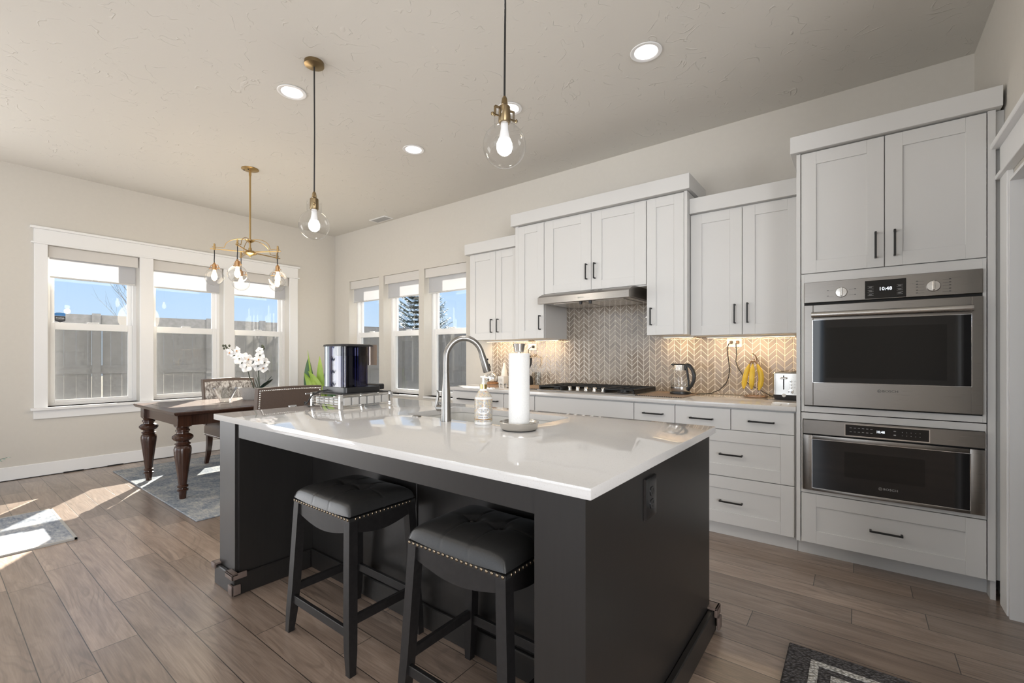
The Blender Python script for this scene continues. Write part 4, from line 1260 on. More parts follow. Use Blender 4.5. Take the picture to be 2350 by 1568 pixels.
m.tube([(bx - 0.011, by - 0.009, ZT + 0.218), (bx + 0.004, by + 0.003, ZT + 0.217), (bx + 0.018, by + 0.013, ZT + 0.213)], [0.004, 0.0048, 0.003], 10); m.build('pump', M['white_plastic'], sb)

# paper towel holder and roll
tx, ty = -1.150, 1.555
th = thing('paper_towel_holder', 'brushed steel paper towel holder with round base and flared finial', 'paper towel holder', (tx, ty, ZT))
m = MB(); m.lathe([(0.0, 0.0), (0.071, 0.0), (0.073, 0.003), (0.0, 0.004)], (tx, ty, ZT), 48, False); m.build('rubber_foot', M['plastic_black'], th)
m = MB(); m.lathe([(0.0, 0.0042), (0.074, 0.0042), (0.0785, 0.010), (0.084, 0.034), (0.082, 0.036), (0.078, 0.032), (0.074, 0.026), (0.0, 0.0255)], (tx, ty, ZT), 64, False); m.build('base', M['steel_v'], th)
m = MB(); m.cyl((tx, ty, ZT + 0.02), (tx, ty, ZT + 0.335), 0.007, n=14); m.build('rod', M['steel_v'], th)
m = MB(); m.lathe([(0.0, 0.330), (0.0185, 0.330), (0.0265, 0.366), (0.024, 0.367), (0.0, 0.360)], (tx, ty, ZT), 28, False); m.build('finial', M['steel_v'], th)
m = MB(); m.lathe([(0.019, 0.0262), (0.0445, 0.0262), (0.0450, 0.030), (0.0450, 0.322), (0.0442, 0.326), (0.019, 0.326)], (tx, ty, ZT), 56, False)
for v_ in (0,): m.lathe([(0.019, 0.326), (0.018, 0.324), (0.018, 0.03), (0.019, 0.0262)], (tx, ty, ZT), 32, False)
o = m.build('paper_towel_roll', M['towel'], None); tag(o, 'full white paper towel roll standing on the steel holder', 'paper towels')

# outlet on the island end
ot = thing('wall_outlet', 'glossy black outlet plate on the end of the dark island', 'outlet', (-0.529, 1.41, 0.78))
gb = pm('glossy_black_plastic', (0.012, 0.012, 0.013, 1), 0.12)
m = MB()
P0, P1 = -0.529, -0.519
m.loft([[(P0, 1.364, 0.716), (P0, 1.457, 0.716), (P0, 1.457, 0.846), (P0, 1.364, 0.846)], [(P1 - 0.002, 1.366, 0.718), (P1 - 0.002, 1.455, 0.718), (P1 - 0.002, 1.455, 0.844), (P1 - 0.002, 1.366, 0.844)], [(P1, 1.379, 0.731), (P1, 1.442, 0.731), (P1, 1.442, 0.831), (P1, 1.379, 0.831)]], True, True)
m.build('cover_plate', gb, ot)
for zc in (0.761, 0.801):
    m = MB(); n = 24
    rr = [(0.017 * math.cos(2 * PI * k / n), max(-0.0145, min(0.0145, 0.018 * math.sin(2 * PI * k / n)))) for k in range(n)]
    m.loft([[(P1 - 0.001, 1.4105 + a, zc + b_) for a, b_ in rr], [(P1 + 0.0022, 1.4105 + a * 0.97, zc + b_ * 0.97) for a, b_ in rr]], True, True)
    rc = m.build('receptacle', gb, ot)
    m = MB()
    for yy in (1.4045, 1.4165): m.box(P1 + 0.0015, yy - 0.0012, zc + 0.0005, P1 + 0.0026, yy + 0.0012, zc + 0.0085)
    m.box(P1 + 0.0015, 1.4085, zc - 0.009, P1 + 0.0026, 1.4125, zc - 0.0045); m.build('slots', M['gap'], rc)

# chrome pod rack and coffee maker
rk = thing('pod_drawer_rack', 'chrome wire pod drawer rack on the island under the coffee maker', 'rack', (-2.56, 1.675, ZT))
RX0, RX1, RY0, RY1 = -2.728, -2.395, 1.487, 1.862
for xx in (RX0, RX1 - 0.020):
    for yy in (RY0, RY1 - 0.020):
        m = MB(); m.box(xx, yy, ZT + 0.001, xx + 0.020, yy + 0.020, ZT + 0.086, 0.002); m.build('post', M['chrome'], rk)
m = MB()
for z in (0.014, 0.032, 0.050, 0.068):
    m.cyl((RX0 + 0.01, RY0 + 0.008, ZT + z), (RX1 - 0.01, RY0 + 0.008, ZT + z), 0.0028, n=8)
for z in (0.012, 0.070):
    m.cyl((RX1 - 0.01, RY0 + 0.01, ZT + z), (RX1 - 0.01, RY1 - 0.01, ZT + z), 0.0028, n=8); m.cyl((RX0 + 0.01, RY0 + 0.01, ZT + z), (RX0 + 0.01, RY1 - 0.01, ZT + z), 0.0028, n=8)
m.cyl((RX1 - 0.009, RY0 - 0.035, ZT + 0.080), (RX1 - 0.009, RY1 + 0.035, ZT + 0.080), 0.0035, n=8); m.cyl((RX0 + 0.009, RY0 - 0.035, ZT + 0.080), (RX0 + 0.009, RY1 + 0.035, ZT + 0.080), 0.0035, n=8)
m.build('rail', M['chrome'], rk)
m = MB(); m.box(RX0 + 0.006, RY0 + 0.006, ZT + 0.0845, RX1 - 0.006, RY1 - 0.006, ZT + 0.0895, 0.002); m.build('rack_top', M['plastic_black'], rk)
m = MB()
for k in range(6):
    y0 = RY0 + 0.030 + k * 0.0535
    m.box(RX1 - 0.050, y0, ZT + 0.020, RX1 - 0.004, y0 + 0.044, ZT + 0.066, 0.003)
for k in range(5):
    x0 = RX0 + 0.032 + k * 0.052
    m.box(x0, RY0 + 0.016, ZT + 0.020, x0 + 0.042, RY0 + 0.06, ZT + 0.062, 0.003)
m.build('pod_cell', pm('pale_grey_plastic', (0.50, 0.49, 0.47, 1), 0.25), rk)

ZM = ZT + 0.0905
cm = thing('coffee_maker', 'coffee maker seen from behind with smoked water tank and black base on the island', 'coffee maker', (-2.565, 1.67, ZM))
def rr2(x0, x1, y0, y1, r, z): return rrect(x0, x1, y0, y1, r, z, 5)
m = MB(); m.loft([rr2(-2.70, -2.435, 1.545, 1.800, 0.02, ZM), rr2(-2.70, -2.435, 1.545, 1.800, 0.02, ZM + 0.032)], True, True)
m.box(-2.69, 1.80, ZM + 0.006, -2.47, 1.855, ZM + 0.042, 0.006); m.build('base', M['plastic_black'], cm)
m = MB(); m.loft([rr2(-2.705, -2.600, 1.548, 1.770, 0.045, ZM + 0.033), rr2(-2.705, -2.600, 1.548, 1.770, 0.045, ZM + 0.285)], True, True); m.build('housing', pm('silver_grey_plastic', (0.24, 0.26, 0.275, 1), 0.28, 0.6), cm)
m = MB(); m.loft([rr2(-2.640, -2.46, 1.548, 1.735, 0.03, ZM + 0.033), rr2(-2.640, -2.46, 1.548, 1.735, 0.03, ZM + 0.283)], True, False); m.build('water_tank', M['water'], cm)
m = MB(); m.loft([rr2(-2.632, -2.466, 1.556, 1.727, 0.026, ZM + 0.034), rr2(-2.632, -2.466, 1.556, 1.727, 0.026, ZM + 0.225)], True, True); m.build('tank_water', M['water'], cm)
m = MB(); m.box(-2.59, 1.60, ZM + 0.034, -2.53, 1.69, ZM + 0.282, 0.008); m.build('tank_core', pm('navy_core', (0.015, 0.015, 0.035, 1), 0.3), cm)
m = MB()
for x_, y_ in ((-2.615, 1.565), (-2.60, 1.562), (-2.475, 1.64), (-2.478, 1.66)): m.cyl((x_, y_, ZM + 0.035), (x_, y_, ZM + 0.275), 0.0035, n=8)
for (x_, y_) in ((-2.512, 1.585), (-2.487, 1.69)): m.tube([(x_ - 0.012, y_, ZM + 0.04), (x_ - 0.012, y_, ZM + 0.17), (x_, y_, ZM + 0.185), (x_ + 0.012, y_, ZM + 0.17), (x_ + 0.012, y_, ZM + 0.04)], 0.003, 8)
m.build('tank_ribs', M['chrome'], cm)
m = MB(); m.loft([rr2(-2.708, -2.452, 1.543, 1.77, 0.035, ZM + 0.284), rr2(-2.705, -2.455, 1.546, 1.768, 0.035, ZM + 0.294), rr2(-2.69, -2.47, 1.56, 1.76, 0.03, ZM + 0.298)], True, True); m.build('lid', M['plastic_black'], cm)
m = MB(); m.loft([rr2(-2.60, -2.47, 1.738, 1.80, 0.012, ZM + 0.165), rr2(-2.60, -2.47, 1.738, 1.80, 0.012, ZM + 0.296)], True, True); m.build('brew_head', pm('taupe_gloss', (0.33, 0.27, 0.235, 1), 0.2, 0.7), cm)
m = MB(); m.tube([(-2.63, 1.547, ZM + 0.012), (-2.645, 1.50, ZM + 0.006), (-2.665, 1.462, ZM - 0.02), (-2.70, 1.455, ZM - 0.062), (-2.735, 1.456, ZM - 0.078), (-2.752, 1.463, ZM - 0.070), (-2.735, 1.458, ZM - 0.060), (-2.70, 1.450, ZM - 0.080), (-2.66, 1.444, ZM - 0.086)], 0.0042, 8); m.build('power_cord', M['cord'], cm)

# ================================================================ BAR STOOLS
def make_stool():
    root = thing('bar_stool', '', 'stool', (0, 0, 0), 0, 'leather bar stools at the island')
    SW, SD, Z0 = 0.215, 0.165, 0.592
    m = MB()
    bt = (-0.062, 0.062)
    def top(u, v):
        x = (u - 0.5) * 2; y = (v - 0.5) * 2
        ex = 1 - abs(x) ** 6; ey = 1 - abs(y) ** 6
        h = 0.056 * (max(0, ex) * max(0, ey)) ** 0.24 + 0.010 * (1 - x * x) * (1 - y * y) + 0.008 * x * x
        X, Y = x * SW, y * SD
        for b_ in bt:
            r2 = ((X - b_) ** 2 + Y ** 2)
            h -= 0.020 * math.exp(-r2 / 0.0009) * 1.0
            h -= 0.0045 * math.exp(-((X - b_) / 0.005) ** 2) * (1 - y * y * 0.5)
        h -= 0.0045 * math.exp(-(Y / 0.005) ** 2) * (1 if abs(X) < 0.062 else 0.7)
        k = 1 - 0.045 * (max(0.0, h) / 0.06)
        return (X * k, Y * k, Z0 + h)
    m.grid(top, 86, 66)
    m.box(-SW, -SD, Z0 - 0.012, SW, SD, Z0 + 0.001)
    m.build('seat_pad', M['leather_dark'], root, 50, True)
    for b_ in bt:
        m = MB(); m.sphere((b_, 0, Z0 + 0.050), 0.010, 12, (1, 1, 0.5)); m.build('tuft_button', M['leather_dark'], root, 60, True)
    zt = Z0 - 0.004
    for s in (-1, 1):
        m = MB()
        for k in range(21): m.sphere((-SW + 0.010 + k * (2 * SW - 0.02) / 20, s * (SD + 0.001), zt), 0.0058, 10, (1, 0.6, 1))
        m.build('nailhead_trim', M['nail'], root, 60, True)
        m = MB()
        for k in range(1, 16): m.sphere((s * (SW + 0.001), -SD + 0.010 + k * (2 * SD - 0.02) / 16, zt), 0.0058, 10, (0.6, 1, 1))
        m.build('nailhead_trim', M['nail'], root, 60, True)
    # aprons with curved lower edge
    for s in (-1, 1):
        m = MB(); n = 12
        poly = [(-0.175, Z0 - 0.012), (0.175, Z0 - 0.012)] + [(0.178 - 0.356 * i / n, Z0 - 0.062 - 0.030 * math.sin(PI * i / n)) for i in range(n + 1)]
        m.prism(poly, 'y', s * (SD - 0.018) - 0.009, s * (SD - 0.018) + 0.009); m.build('apron', M['stool_wood'], root, 35, True)
        m = MB()
        poly = [(-0.128, Z0 - 0.012), (0.128, Z0 - 0.012)] + [(0.130 - 0.26 * i / n, Z0 - 0.062 - 0.022 * math.sin(PI * i / n)) for i in range(n + 1)]
        m.prism(poly, 'x', s * (SW - 0.018) - 0.009, s * (SW - 0.018) + 0.009); m.build('apron', M['stool_wood'], root, 35, True)
    for sx_ in (-1, 1):
        for sy_ in (-1, 1):
            m = MB(); R = []
            for z, ox, oy, h in ((Z0 - 0.012, 0.0, 0.0, 0.019), (0.40, 0.010, 0.008, 0.019), (0.20, 0.022, 0.016, 0.019), (0.09, 0.032, 0.022, 0.018), (0.012, 0.040, 0.026, 0.014), (0.0, 0.040, 0.026, 0.014)):
                cx, cy = sx_ * (SW - 0.020 + ox), sy_ * (SD - 0.020 + oy)
                R.append([(cx - h, cy - h, z), (cx + h, cy - h, z), (cx + h, cy + h, z), (cx - h, cy + h, z)])
            m.loft(R); m.build('leg', M['stool_wood'], root, 35, True)
    for s in (-1, 1):
        z = 0.150 if s < 0 else 0.172
        m = MB(); m.box(-0.205, s * (SD - 0.001) - 0.009, z - 0.018, 0.205, s * (SD - 0.001) + 0.009, z + 0.018, 0.002); m.build('stretcher', M['stool_wood'], root, 35, True)
        z = 0.195
        m = MB(); m.box(s * (SW + 0.001) - 0.009, -0.155, z - 0.018, s * (SW + 0.001) + 0.009, 0.155, z + 0.018, 0.002); m.build('stretcher', M['stool_wood'], root, 35, True)
    return root
st = make_stool()
st.location = (-1.785, 1.178, 0); st['label'] = 'left backless bar stool with black tufted leather seat, fully visible under the island'
s2 = copy_tree(st); s2.location = (-1.022, 1.190, 0); s2['label'] = 'right backless bar stool with black tufted leather seat, partly behind the island end panel'

# floor mat at the working side
fm = thing('floor_mat', 'dark grey chenille floor mat with cream border on the wood floor, lower right', 'mat', (0.0, 1.9, 0))
m = MB(); m.box(-0.232, 1.60, 0.0005, 0.60, 2.250, 0.012, 0.004); m.build('pile', M['loop_grey'], fm)
m = MB()
def bord(x0, x1, y0, y1, w_):
    m.box(x0, y0, 0.0115, x1, y0 + w_, 0.0145); m.box(x0, y1 - w_, 0.0115, x1, y1, 0.0145); m.box(x0, y0 + w_, 0.0115, x0 + w_, y1 - w_, 0.0145); m.box(x1 - w_, y0 + w_, 0.0115, x1, y1 - w_, 0.0145)
bord(-0.150, 0.518, 1.682, 2.168, 0.028)
m.box(-0.082, 1.75, 0.0115, 0.45, 2.100, 0.0145)
m.build('cream_border', M['loop_white'], fm)
# ================================================================ THINGS ON THE WALL COUNTER
def slat_mat(x0, x1, y0, y1, label):
    t = thing('counter_mat', label, 'mat', ((x0 + x1) / 2, (y0 + y1) / 2, ZT))
    m = MB(); n = int((x1 - x0) / 0.0175); q = (x1 - x0) / n
    for k in range(n): m.box(x0 + k * q + 0.001, y0, ZT + 0.0008, x0 + (k + 1) * q - 0.001, y1, ZT + 0.0078, 0.002)
    m.build('slats', M['mat_tan'], t)
    m = MB()
    for k in range(n): m.box(x0 + k * q + 0.004, y0 - 0.0006, ZT + 0.0022, x0 + (k + 1) * q - 0.004, y0 + 0.0003, ZT + 0.0066)
    m.build('slat_ends', M['gap'], t)
slat_mat(-1.385, -1.035, 3.43, 3.90, 'tan slatted counter mat right of the cooktop, under the kettle')
slat_mat(-2.745, -2.345, 3.50, 3.95, 'tan slatted counter mat left of the cooktop, under the black blender')

def outlet(x0, x1, z0, z1, label, nplug):
    y = YW - 0.0105
    t = thing('wall_outlet', label, 'outlet', ((x0 + x1) / 2, y, (z0 + z1) / 2))
    m = MB(); m.box(x0, y - 0.006, z0, x1, y, z1, 0.002); m.build('cover_plate', M['white_plastic'], t)
    xm = (x0 + x1) / 2
    m = MB()
    m.box(xm - 0.033, y - 0.0075, z0 + 0.019, xm + 0.033, y - 0.0055, z1 - 0.019, 0.001); m.build('receptacle', M['white_plastic'], t)
    return y - 0.0075
yo = outlet(-0.852, -0.740, 1.301, 1.372, 'white double outlet on the tan tiles with two black plugs above the kettle', 2)
yl = outlet(-2.838, -2.730, 1.289, 1.359, 'white outlet on the tan tiles with one plug, behind the paper towel roll', 1)

# kettle
kx, ky, kz = -1.142, 3.735, ZT + 0.008
kt = thing('electric_kettle', 'glass and steel electric kettle with curved black handle on the tan mat', 'kettle', (kx, ky, kz))
m = MB(); m.lathe([(0.0, 0.0), (0.078, 0.0), (0.080, 0.006), (0.078, 0.016), (0.072, 0.019), (0.0, 0.019)], (kx, ky, kz), 48, False); m.build('power_base', M['plastic_black'], kt)
m = MB(); m.lathe([(0.0, 0.020), (0.070, 0.020), (0.073, 0.026), (0.074, 0.058), (0.0, 0.058)], (kx, ky, kz), 48, False); m.build('steel_foot', M['steel_v'], kt)
m = MB(); m.lathe([(0.074, 0.058), (0.0755, 0.075), (0.0745, 0.115), (0.068, 0.160), (0.061, 0.192)], (kx, ky, kz), 48, False); m.build('glass_body', M['clear'], kt, 80)
m = MB(); m.lathe([(0.072, 0.06), (0.073, 0.088), (0.0, 0.088)], (kx, ky, kz), 40, False); m.build('water', M['clear'], kt, 80)
m = MB(); m.lathe([(0.0625, 0.190), (0.0615, 0.195), (0.050, 0.232), (0.050, 0.236), (0.0, 0.240)], (kx, ky, kz), 48, False)
m.build('steel_lid', M['steel_v'], kt)
m = MB(); m.lathe([(0.051, 0.233), (0.054, 0.238), (0.050, 0.243), (0.0, 0.246)], (kx, ky, kz), 40, False)
m.tube([(kx - 0.043, ky - 0.01, kz + 0.234), (kx - 0.070, ky - 0.014, kz + 0.238)], [0.014, 0.004], 10); m.build('lid_rim', M['plastic_black'], kt)
m = MB(); hx = Vector((0.93, -0.36, 0)).normalized()
HP = lambda s, z: (kx + hx.x * s, ky + hx.y * s, kz + z)
m.tube([HP(0.045, 0.232), HP(0.068, 0.236), (HP(0.095, 0.222)), HP(0.118, 0.195), HP(0.130, 0.155), HP(0.126, 0.110), HP(0.108, 0.075), HP(0.084, 0.050), HP(0.076, 0.030)], [0.012, 0.015, 0.016, 0.0155, 0.0145, 0.014, 0.0135, 0.013, 0.011], 14)
m.tube([HP(0.056, 0.225), HP(0.068, 0.17), HP(0.078, 0.11), HP(0.079, 0.06), HP(0.078, 0.035)], [0.009, 0.0085, 0.008, 0.008, 0.008], 10); m.build('handle', M['plastic_black'], kt)
tt = thing('toaster', 'brushed steel toaster with black base and lever, against the oven cabinet', 'toaster', (-0.40, 3.85, ZT))
# kettle cord with its plug
m = MB()
y_ = yo - 0.012
m.tube([(-0.817, y_, 1.335), (-0.832, y_ - 0.008, 1.325), (-0.845, y_, 1.295), (-0.846, y_, 1.26), (-0.835, y_, 1.19), (-0.828, y_, 1.12), (-0.832, y_ - 0.005, 1.06), (-0.855, y_ - 0.01, 1.00), (-0.90, y_ - 0.02, 0.950), (-0.955, y_ - 0.06, 0.922), (-1.00, y_ - 0.12, 0.9185), (-1.04, y_ - 0.18, 0.920), (kx + 0.071, ky - 0.01, 0.930)], 0.0036, 8)
c1 = m.build('power_cord', M['cord'], kt)
m = MB(); m.box(-0.826, yo - 0.024, 1.327, -0.806, yo - 0.0004, 1.351, 0.003); m.build('plug', pm('bronze_plug', (0.035, 0.022, 0.013, 1), 0.4), c1)
m = MB()
m.tube([(-0.772, y_, 1.335), (-0.780, y_ - 0.006, 1.33), (-0.779, y_, 1.29), (-0.775, y_, 1.24), (-0.782, y_, 1.185), (-0.765, y_ - 0.004, 1.13), (-0.735, y_ - 0.006, 1.085), (-0.71, y_ - 0.008, 1.03), (-0.68, y_ - 0.01, 1.00), (-0.63, y_ - 0.012, 0.975), (-0.57, y_ - 0.03, 0.945), (-0.53, y_ - 0.05, 0.925), (-0.492, 3.90, 0.922)], 0.0034, 8)
c2 = m.build('power_cord', M['cord'], tt)
m = MB(); m.box(-0.778, yo - 0.024, 1.327, -0.758, yo - 0.0004, 1.351, 0.003); m.build('plug', pm('copper_plug', (0.10, 0.055, 0.028, 1), 0.4), c2)
# banana hanger and bananas
hx_, hy_ = -0.622, 3.880
bh = thing('banana_hanger', 'copper-toned wire banana stand with ring base and top hook', 'banana stand', (hx_, hy_, ZT))
rose = pm('rose_bronze_wire', (0.45, 0.33, 0.26, 1), 0.25, 1.0)
m = MB(); n = 40
m.tube([(hx_ + 0.080 * math.cos(2 * PI * k / n), hy_ + 0.080 * math.sin(2 * PI * k / n), ZT + 0.006) for k in range(n)], 0.0052, 8, 0, True); m.tube([(hx_ - 0.08, hy_, ZT + 0.006), (hx_ + 0.08, hy_, ZT + 0.006)], 0.004, 8); m.build('base_ring', rose, bh)
m = MB()
tp = Vector((hx_ - 0.012, hy_ - 0.03, ZT + 0.330))
for s in (-1, 1):
    m.tube([(hx_ + 0.012 + s * 0.012, hy_ + 0.02, ZT + 0.010), (hx_ + 0.018 + s * 0.014, hy_ + 0.028, ZT + 0.10), (hx_ + 0.022 + s * 0.012, hy_ + 0.03, ZT + 0.20), (hx_ + 0.014 + s * 0.006, hy_ + 0.015, ZT + 0.27), (hx_ + 0.0, hy_ - 0.012, ZT + 0.318), tp], 0.0034, 8)
m.tube([tp, (hx_ - 0.020, hy_ - 0.045, ZT + 0.322), (hx_ - 0.018, hy_ - 0.052, ZT + 0.302), (hx_ - 0.010, hy_ - 0.046, ZT + 0.286), (hx_ - 0.002, hy_ - 0.05, ZT + 0.281), (hx_ + 0.004, hy_ - 0.06, ZT + 0.290)], 0.003, 8)
m.sphere(tp, 0.0085, 12); m.build('hook_stem', rose, bh)
top_ = Vector((hx_ - 0.008, hy_ - 0.056, ZT + 0.278))
def banana(dx0, dx1, dyb, bow, L, label):
    t = thing('banana', label, 'banana', (top_.x, top_.y, top_.z), 0, 'bananas on the stand')
    pts, rs = [], []
    n = 14
    for k in range(n + 1):
        q = k / n
        x = dx0 + (dx1 - dx0) * q + bow * math.sin(PI * q)
        y = -0.010 - dyb * math.sin(PI * q * 0.9)
        pts.append((top_.x + x, top_.y + y, top_.z - 0.026 - L * q))
        rs.append(0.0185 * min(1, (0.34 + 2.6 * q)) * min(1.0, 0.36 + 3.4 * (1 - q)))
    m = MB(); m.tube(pts, rs, 10); m.build('peel', M['banana'], t, 25)
    m = MB(); m.tube([(top_.x + dx0 * 0.3, top_.y - 0.010, top_.z - 0.002), (top_.x + dx0 * 0.7, top_.y - 0.010, top_.z - 0.014), pts[0], pts[1]], [0.007, 0.0055, 0.0062, 0.009], 8); m.build('stalk', pm('banana_stalk', (0.30, 0.17, 0.07, 1), 0.6), t)
    m = MB(); m.tube([pts[-1], (pts[-1][0] + (pts[-1][0] - pts[-2][0]) * 0.3, pts[-1][1], pts[-1][2] - 0.005)], [0.0068, 0.005], 8); m.build('tip', M['banana_end'], t)
banana(-0.022, -0.062, 0.012, -0.006, 0.185, 'leftmost yellow banana of the bunch, with a small sticker')
banana(0.000, -0.006, 0.044, 0.004, 0.185, 'middle yellow banana of the hanging bunch')
banana(0.030, 0.040, 0.010, 0.022, 0.192, 'rightmost curved yellow banana of the hanging bunch')

# toaster
TX0, TX1, TY0, TY1 = -0.492, -0.312, 3.735, 3.985
m = MB(); m.loft([rrect(TX0 + 0.012, TX1 - 0.012, TY0 + 0.012, TY1 - 0.012, 0.02, ZT + 0.002), rrect(TX0 - 0.001, TX1 + 0.001, TY0 - 0.001, TY1 + 0.001, 0.024, ZT + 0.036)], True, True); m.build('base', pm('dark_grey_plastic', (0.04, 0.04, 0.042, 1), 0.4), tt)
m = MB(); m.loft([rrect(TX0, TX1, TY0, TY1, 0.024, ZT + 0.037), rrect(TX0, TX1, TY0, TY1, 0.024, ZT + 0.188), rrect(TX0 + 0.008, TX1 - 0.008, TY0 + 0.008, TY1 - 0.008, 0.02, ZT + 0.198)], True, True); m.build('shell', M['steel_v'], tt)
m = MB(); m.box(TX0 + 0.035, TY0 + 0.03, ZT + 0.1965, TX0 + 0.065, TY1 - 0.03, ZT + 0.199); m.box(TX0 + 0.11, TY0 + 0.03, ZT + 0.1965, TX0 + 0.14, TY1 - 0.03, ZT + 0.199); m.build('bread_slot', M['gap'], tt)
m = MB(); m.box(TX0 + 0.068, TY0 - 0.001, ZT + 0.075, TX0 + 0.075, TY0 + 0.001, ZT + 0.175); m.build('lever_slot', M['gap'], tt)
m = MB(); m.box(TX0 + 0.050, TY0 - 0.026, ZT + 0.150, TX0 + 0.094, TY0 - 0.002, ZT + 0.163, 0.005); m.build('lever', M['steel_v'], tt)
MYT = Matrix.Rotation(PI / 2, 4, 'X')
m = MB()
for k in range(3):
    m.M = Matrix.Translation((TX0 + 0.117, TY0, ZT + 0.134 - k * 0.022)) @ MYT; m.lathe([(0.0075, 0), (0.0075, 0.003), (0.0, 0.004)], (0, 0, 0), 16, False)
m.build('button', M['chrome'], tt)
m = MB(); m.M = Matrix.Translation((TX0 + 0.117, TY0, ZT + 0.062)) @ MYT; m.lathe([(0.017, 0), (0.016, 0.010), (0.0, 0.011)], (0, 0, 0), 24, False); m.box(-0.002, -0.014, 0.010, 0.002, 0.014, 0.014); m.build('browning_dial', M['chrome'], tt)
m = MB(); m.M = Matrix.Translation((TX0 + 0.073, TY0 - 0.001, ZT + 0.034)) @ MYT; m.lathe([(0.013, 0), (0.0125, 0.003), (0.0, 0.004)], (0, 0, 0), 24, False); m.build('badge', M['white_plastic'], tt)
m = MB()
for k in range(4): m.box(TX0 + 0.132, TY0 - 0.0006, ZT + 0.1335 - k * 0.022 - (k == 3) * 0.02, TX0 + 0.145, TY0 + 0.0003, ZT + 0.1345 - k * 0.022 - (k == 3) * 0.02)
m.build('dial_print', M['mark_dark'], tt)

# blender, tumbler and the white things at the left end
b0x, b0y, bz = -2.812, 3.925, ZT + 0.0005
bl = thing('blender', 'small black-based blender with clear jar behind the paper towel roll', 'blender', (b0x, b0y, bz))
m = MB(); m.loft([rrect(b0x - 0.062, b0x + 0.062, b0y - 0.055, b0y + 0.055, 0.015, bz), rrect(b0x - 0.062, b0x + 0.062, b0y - 0.055, b0y + 0.055, 0.015, bz + 0.03), rrect(b0x - 0.054, b0x + 0.054, b0y - 0.048, b0y + 0.048, 0.015, bz + 0.095), rrect(b0x - 0.04, b0x + 0.04, b0y - 0.036, b0y + 0.036, 0.02, bz + 0.10)], True, True)
m.lathe([(0.034, 0.10), (0.032, 0.135), (0.0, 0.135)], (b0x, b0y, bz), 24, False); m.build('motor_base', M['plastic_black'], bl)
m = MB(); m.lathe([(0.030, 0.136), (0.040, 0.16), (0.050, 0.30)], (b0x, b0y, bz), 28, False); m.build('jar', M['clear'], bl, 80)
m = MB(); m.lathe([(0.052, 0.30), (0.053, 0.315), (0.03, 0.322), (0.025, 0.335), (0.0, 0.335)], (b0x, b0y, bz), 28, False); m.build('lid', M['plastic_black'], bl)
m = MB(); m.tube([(b0x + 0.048, b0y - 0.01, bz + 0.300), (b0x + 0.075, b0y - 0.015, bz + 0.290), (b0x + 0.072, b0y - 0.012, bz + 0.23), (b0x + 0.05, b0y - 0.01, bz + 0.18)], [0.012, 0.012, 0.009, 0.006], 10); m.build('handle', M['plastic_black'], bl)
m = MB(); m.tube([(-2.765, yl - 0.012, 1.325), (-2.79, yl - 0.02, 1.32), (-2.815, yl - 0.02, 1.30), (-2.825, yl - 0.02, 1.26), (-2.83, yl - 0.01, 1.15), (-2.84, yl - 0.01, 1.0), (-2.83, yl - 0.012, 0.935), (-2.82, 3.972, 0.930)], 0.0036, 8)
c3 = m.build('power_cord', M['cord'], bl)
m = MB(); m.box(-2.775, yl - 0.026, 1.312, -2.752, yl - 0.0004, 1.338, 0.004); m.build('plug', M['cord'], c3)

gx_, gy_ = -2.668, 3.935
m = MB(); z_ = ZT + 0.0082; m.lathe([(0.0, 0.004), (0.024, 0.004), (0.024, 0.0), (0.028, 0.0), (0.034, 0.135), (0.0325, 0.135), (0.0265, 0.008), (0.0, 0.008)], (gx_, gy_, z_), 32, False)
gt = m.build('drinking_glass', M['clear'], None, 80); tag(gt, 'clear drinking glass beside the blender on the tan mat', 'glass')
cx_, cy_ = -3.255, 3.90
m = MB(); m.lathe([(0.0, 0.0), (0.062, 0.0), (0.065, 0.004), (0.065, 0.014), (0.062, 0.018), (0.0, 0.018)], (cx_, cy_, ZT + 0.0005), 36, False)
o = m.build('wooden_coaster', M['wood_warm'], None); tag(o, 'round warm wood coaster under the shiny teapot at the counter end', 'coaster')
tpz = ZT + 0.0190
tp_ = thing('teapot', 'shiny chrome rounded teapot on the wooden coaster at the far counter end', 'teapot', (cx_, cy_, tpz))
m = MB(); m.lathe([(0.0, 0.0), (0.045, 0.0), (0.058, 0.012), (0.064, 0.045), (0.058, 0.078), (0.040, 0.098), (0.030, 0.102), (0.0, 0.103)], (cx_, cy_, tpz), 36, False); m.build('pot_body', M['chrome'], tp_)
m = MB(); m.lathe([(0.030, 0.103), (0.022, 0.110), (0.006, 0.114), (0.010, 0.122), (0.0, 0.128)], (cx_, cy_, tpz), 24, False); m.build('lid', M['chrome'], tp_)
m = MB(); m.tube([(cx_ - 0.050, cy_ - 0.02, tpz + 0.085), (cx_ - 0.085, cy_ - 0.032, tpz + 0.075), (cx_ - 0.090, cy_ - 0.034, tpz + 0.04), (cx_ - 0.060, cy_ - 0.022, tpz + 0.015)], 0.005, 8); m.build('handle', M['chrome'], tp_)
vx, vy = -3.130, 3.955
m = MB(); m.lathe([(0.0, 0.0), (0.044, 0.0), (0.046, 0.01), (0.043, 0.08), (0.030, 0.15), (0.016, 0.20), (0.012, 0.235), (0.010, 0.235), (0.0, 0.22)], (vx, vy, ZT + 0.0005), 28, False)
o = m.build('bottle_vase', M['ceramic'], None); tag(o, 'white tapered bottle vase against the tiles behind the teapot', 'vase')
ux, uy = -3.085, 3.875
cpn = thing('utensil_cup', 'white fluted square cup between the teapot and the paper towels', 'cup', (ux, uy, ZT))
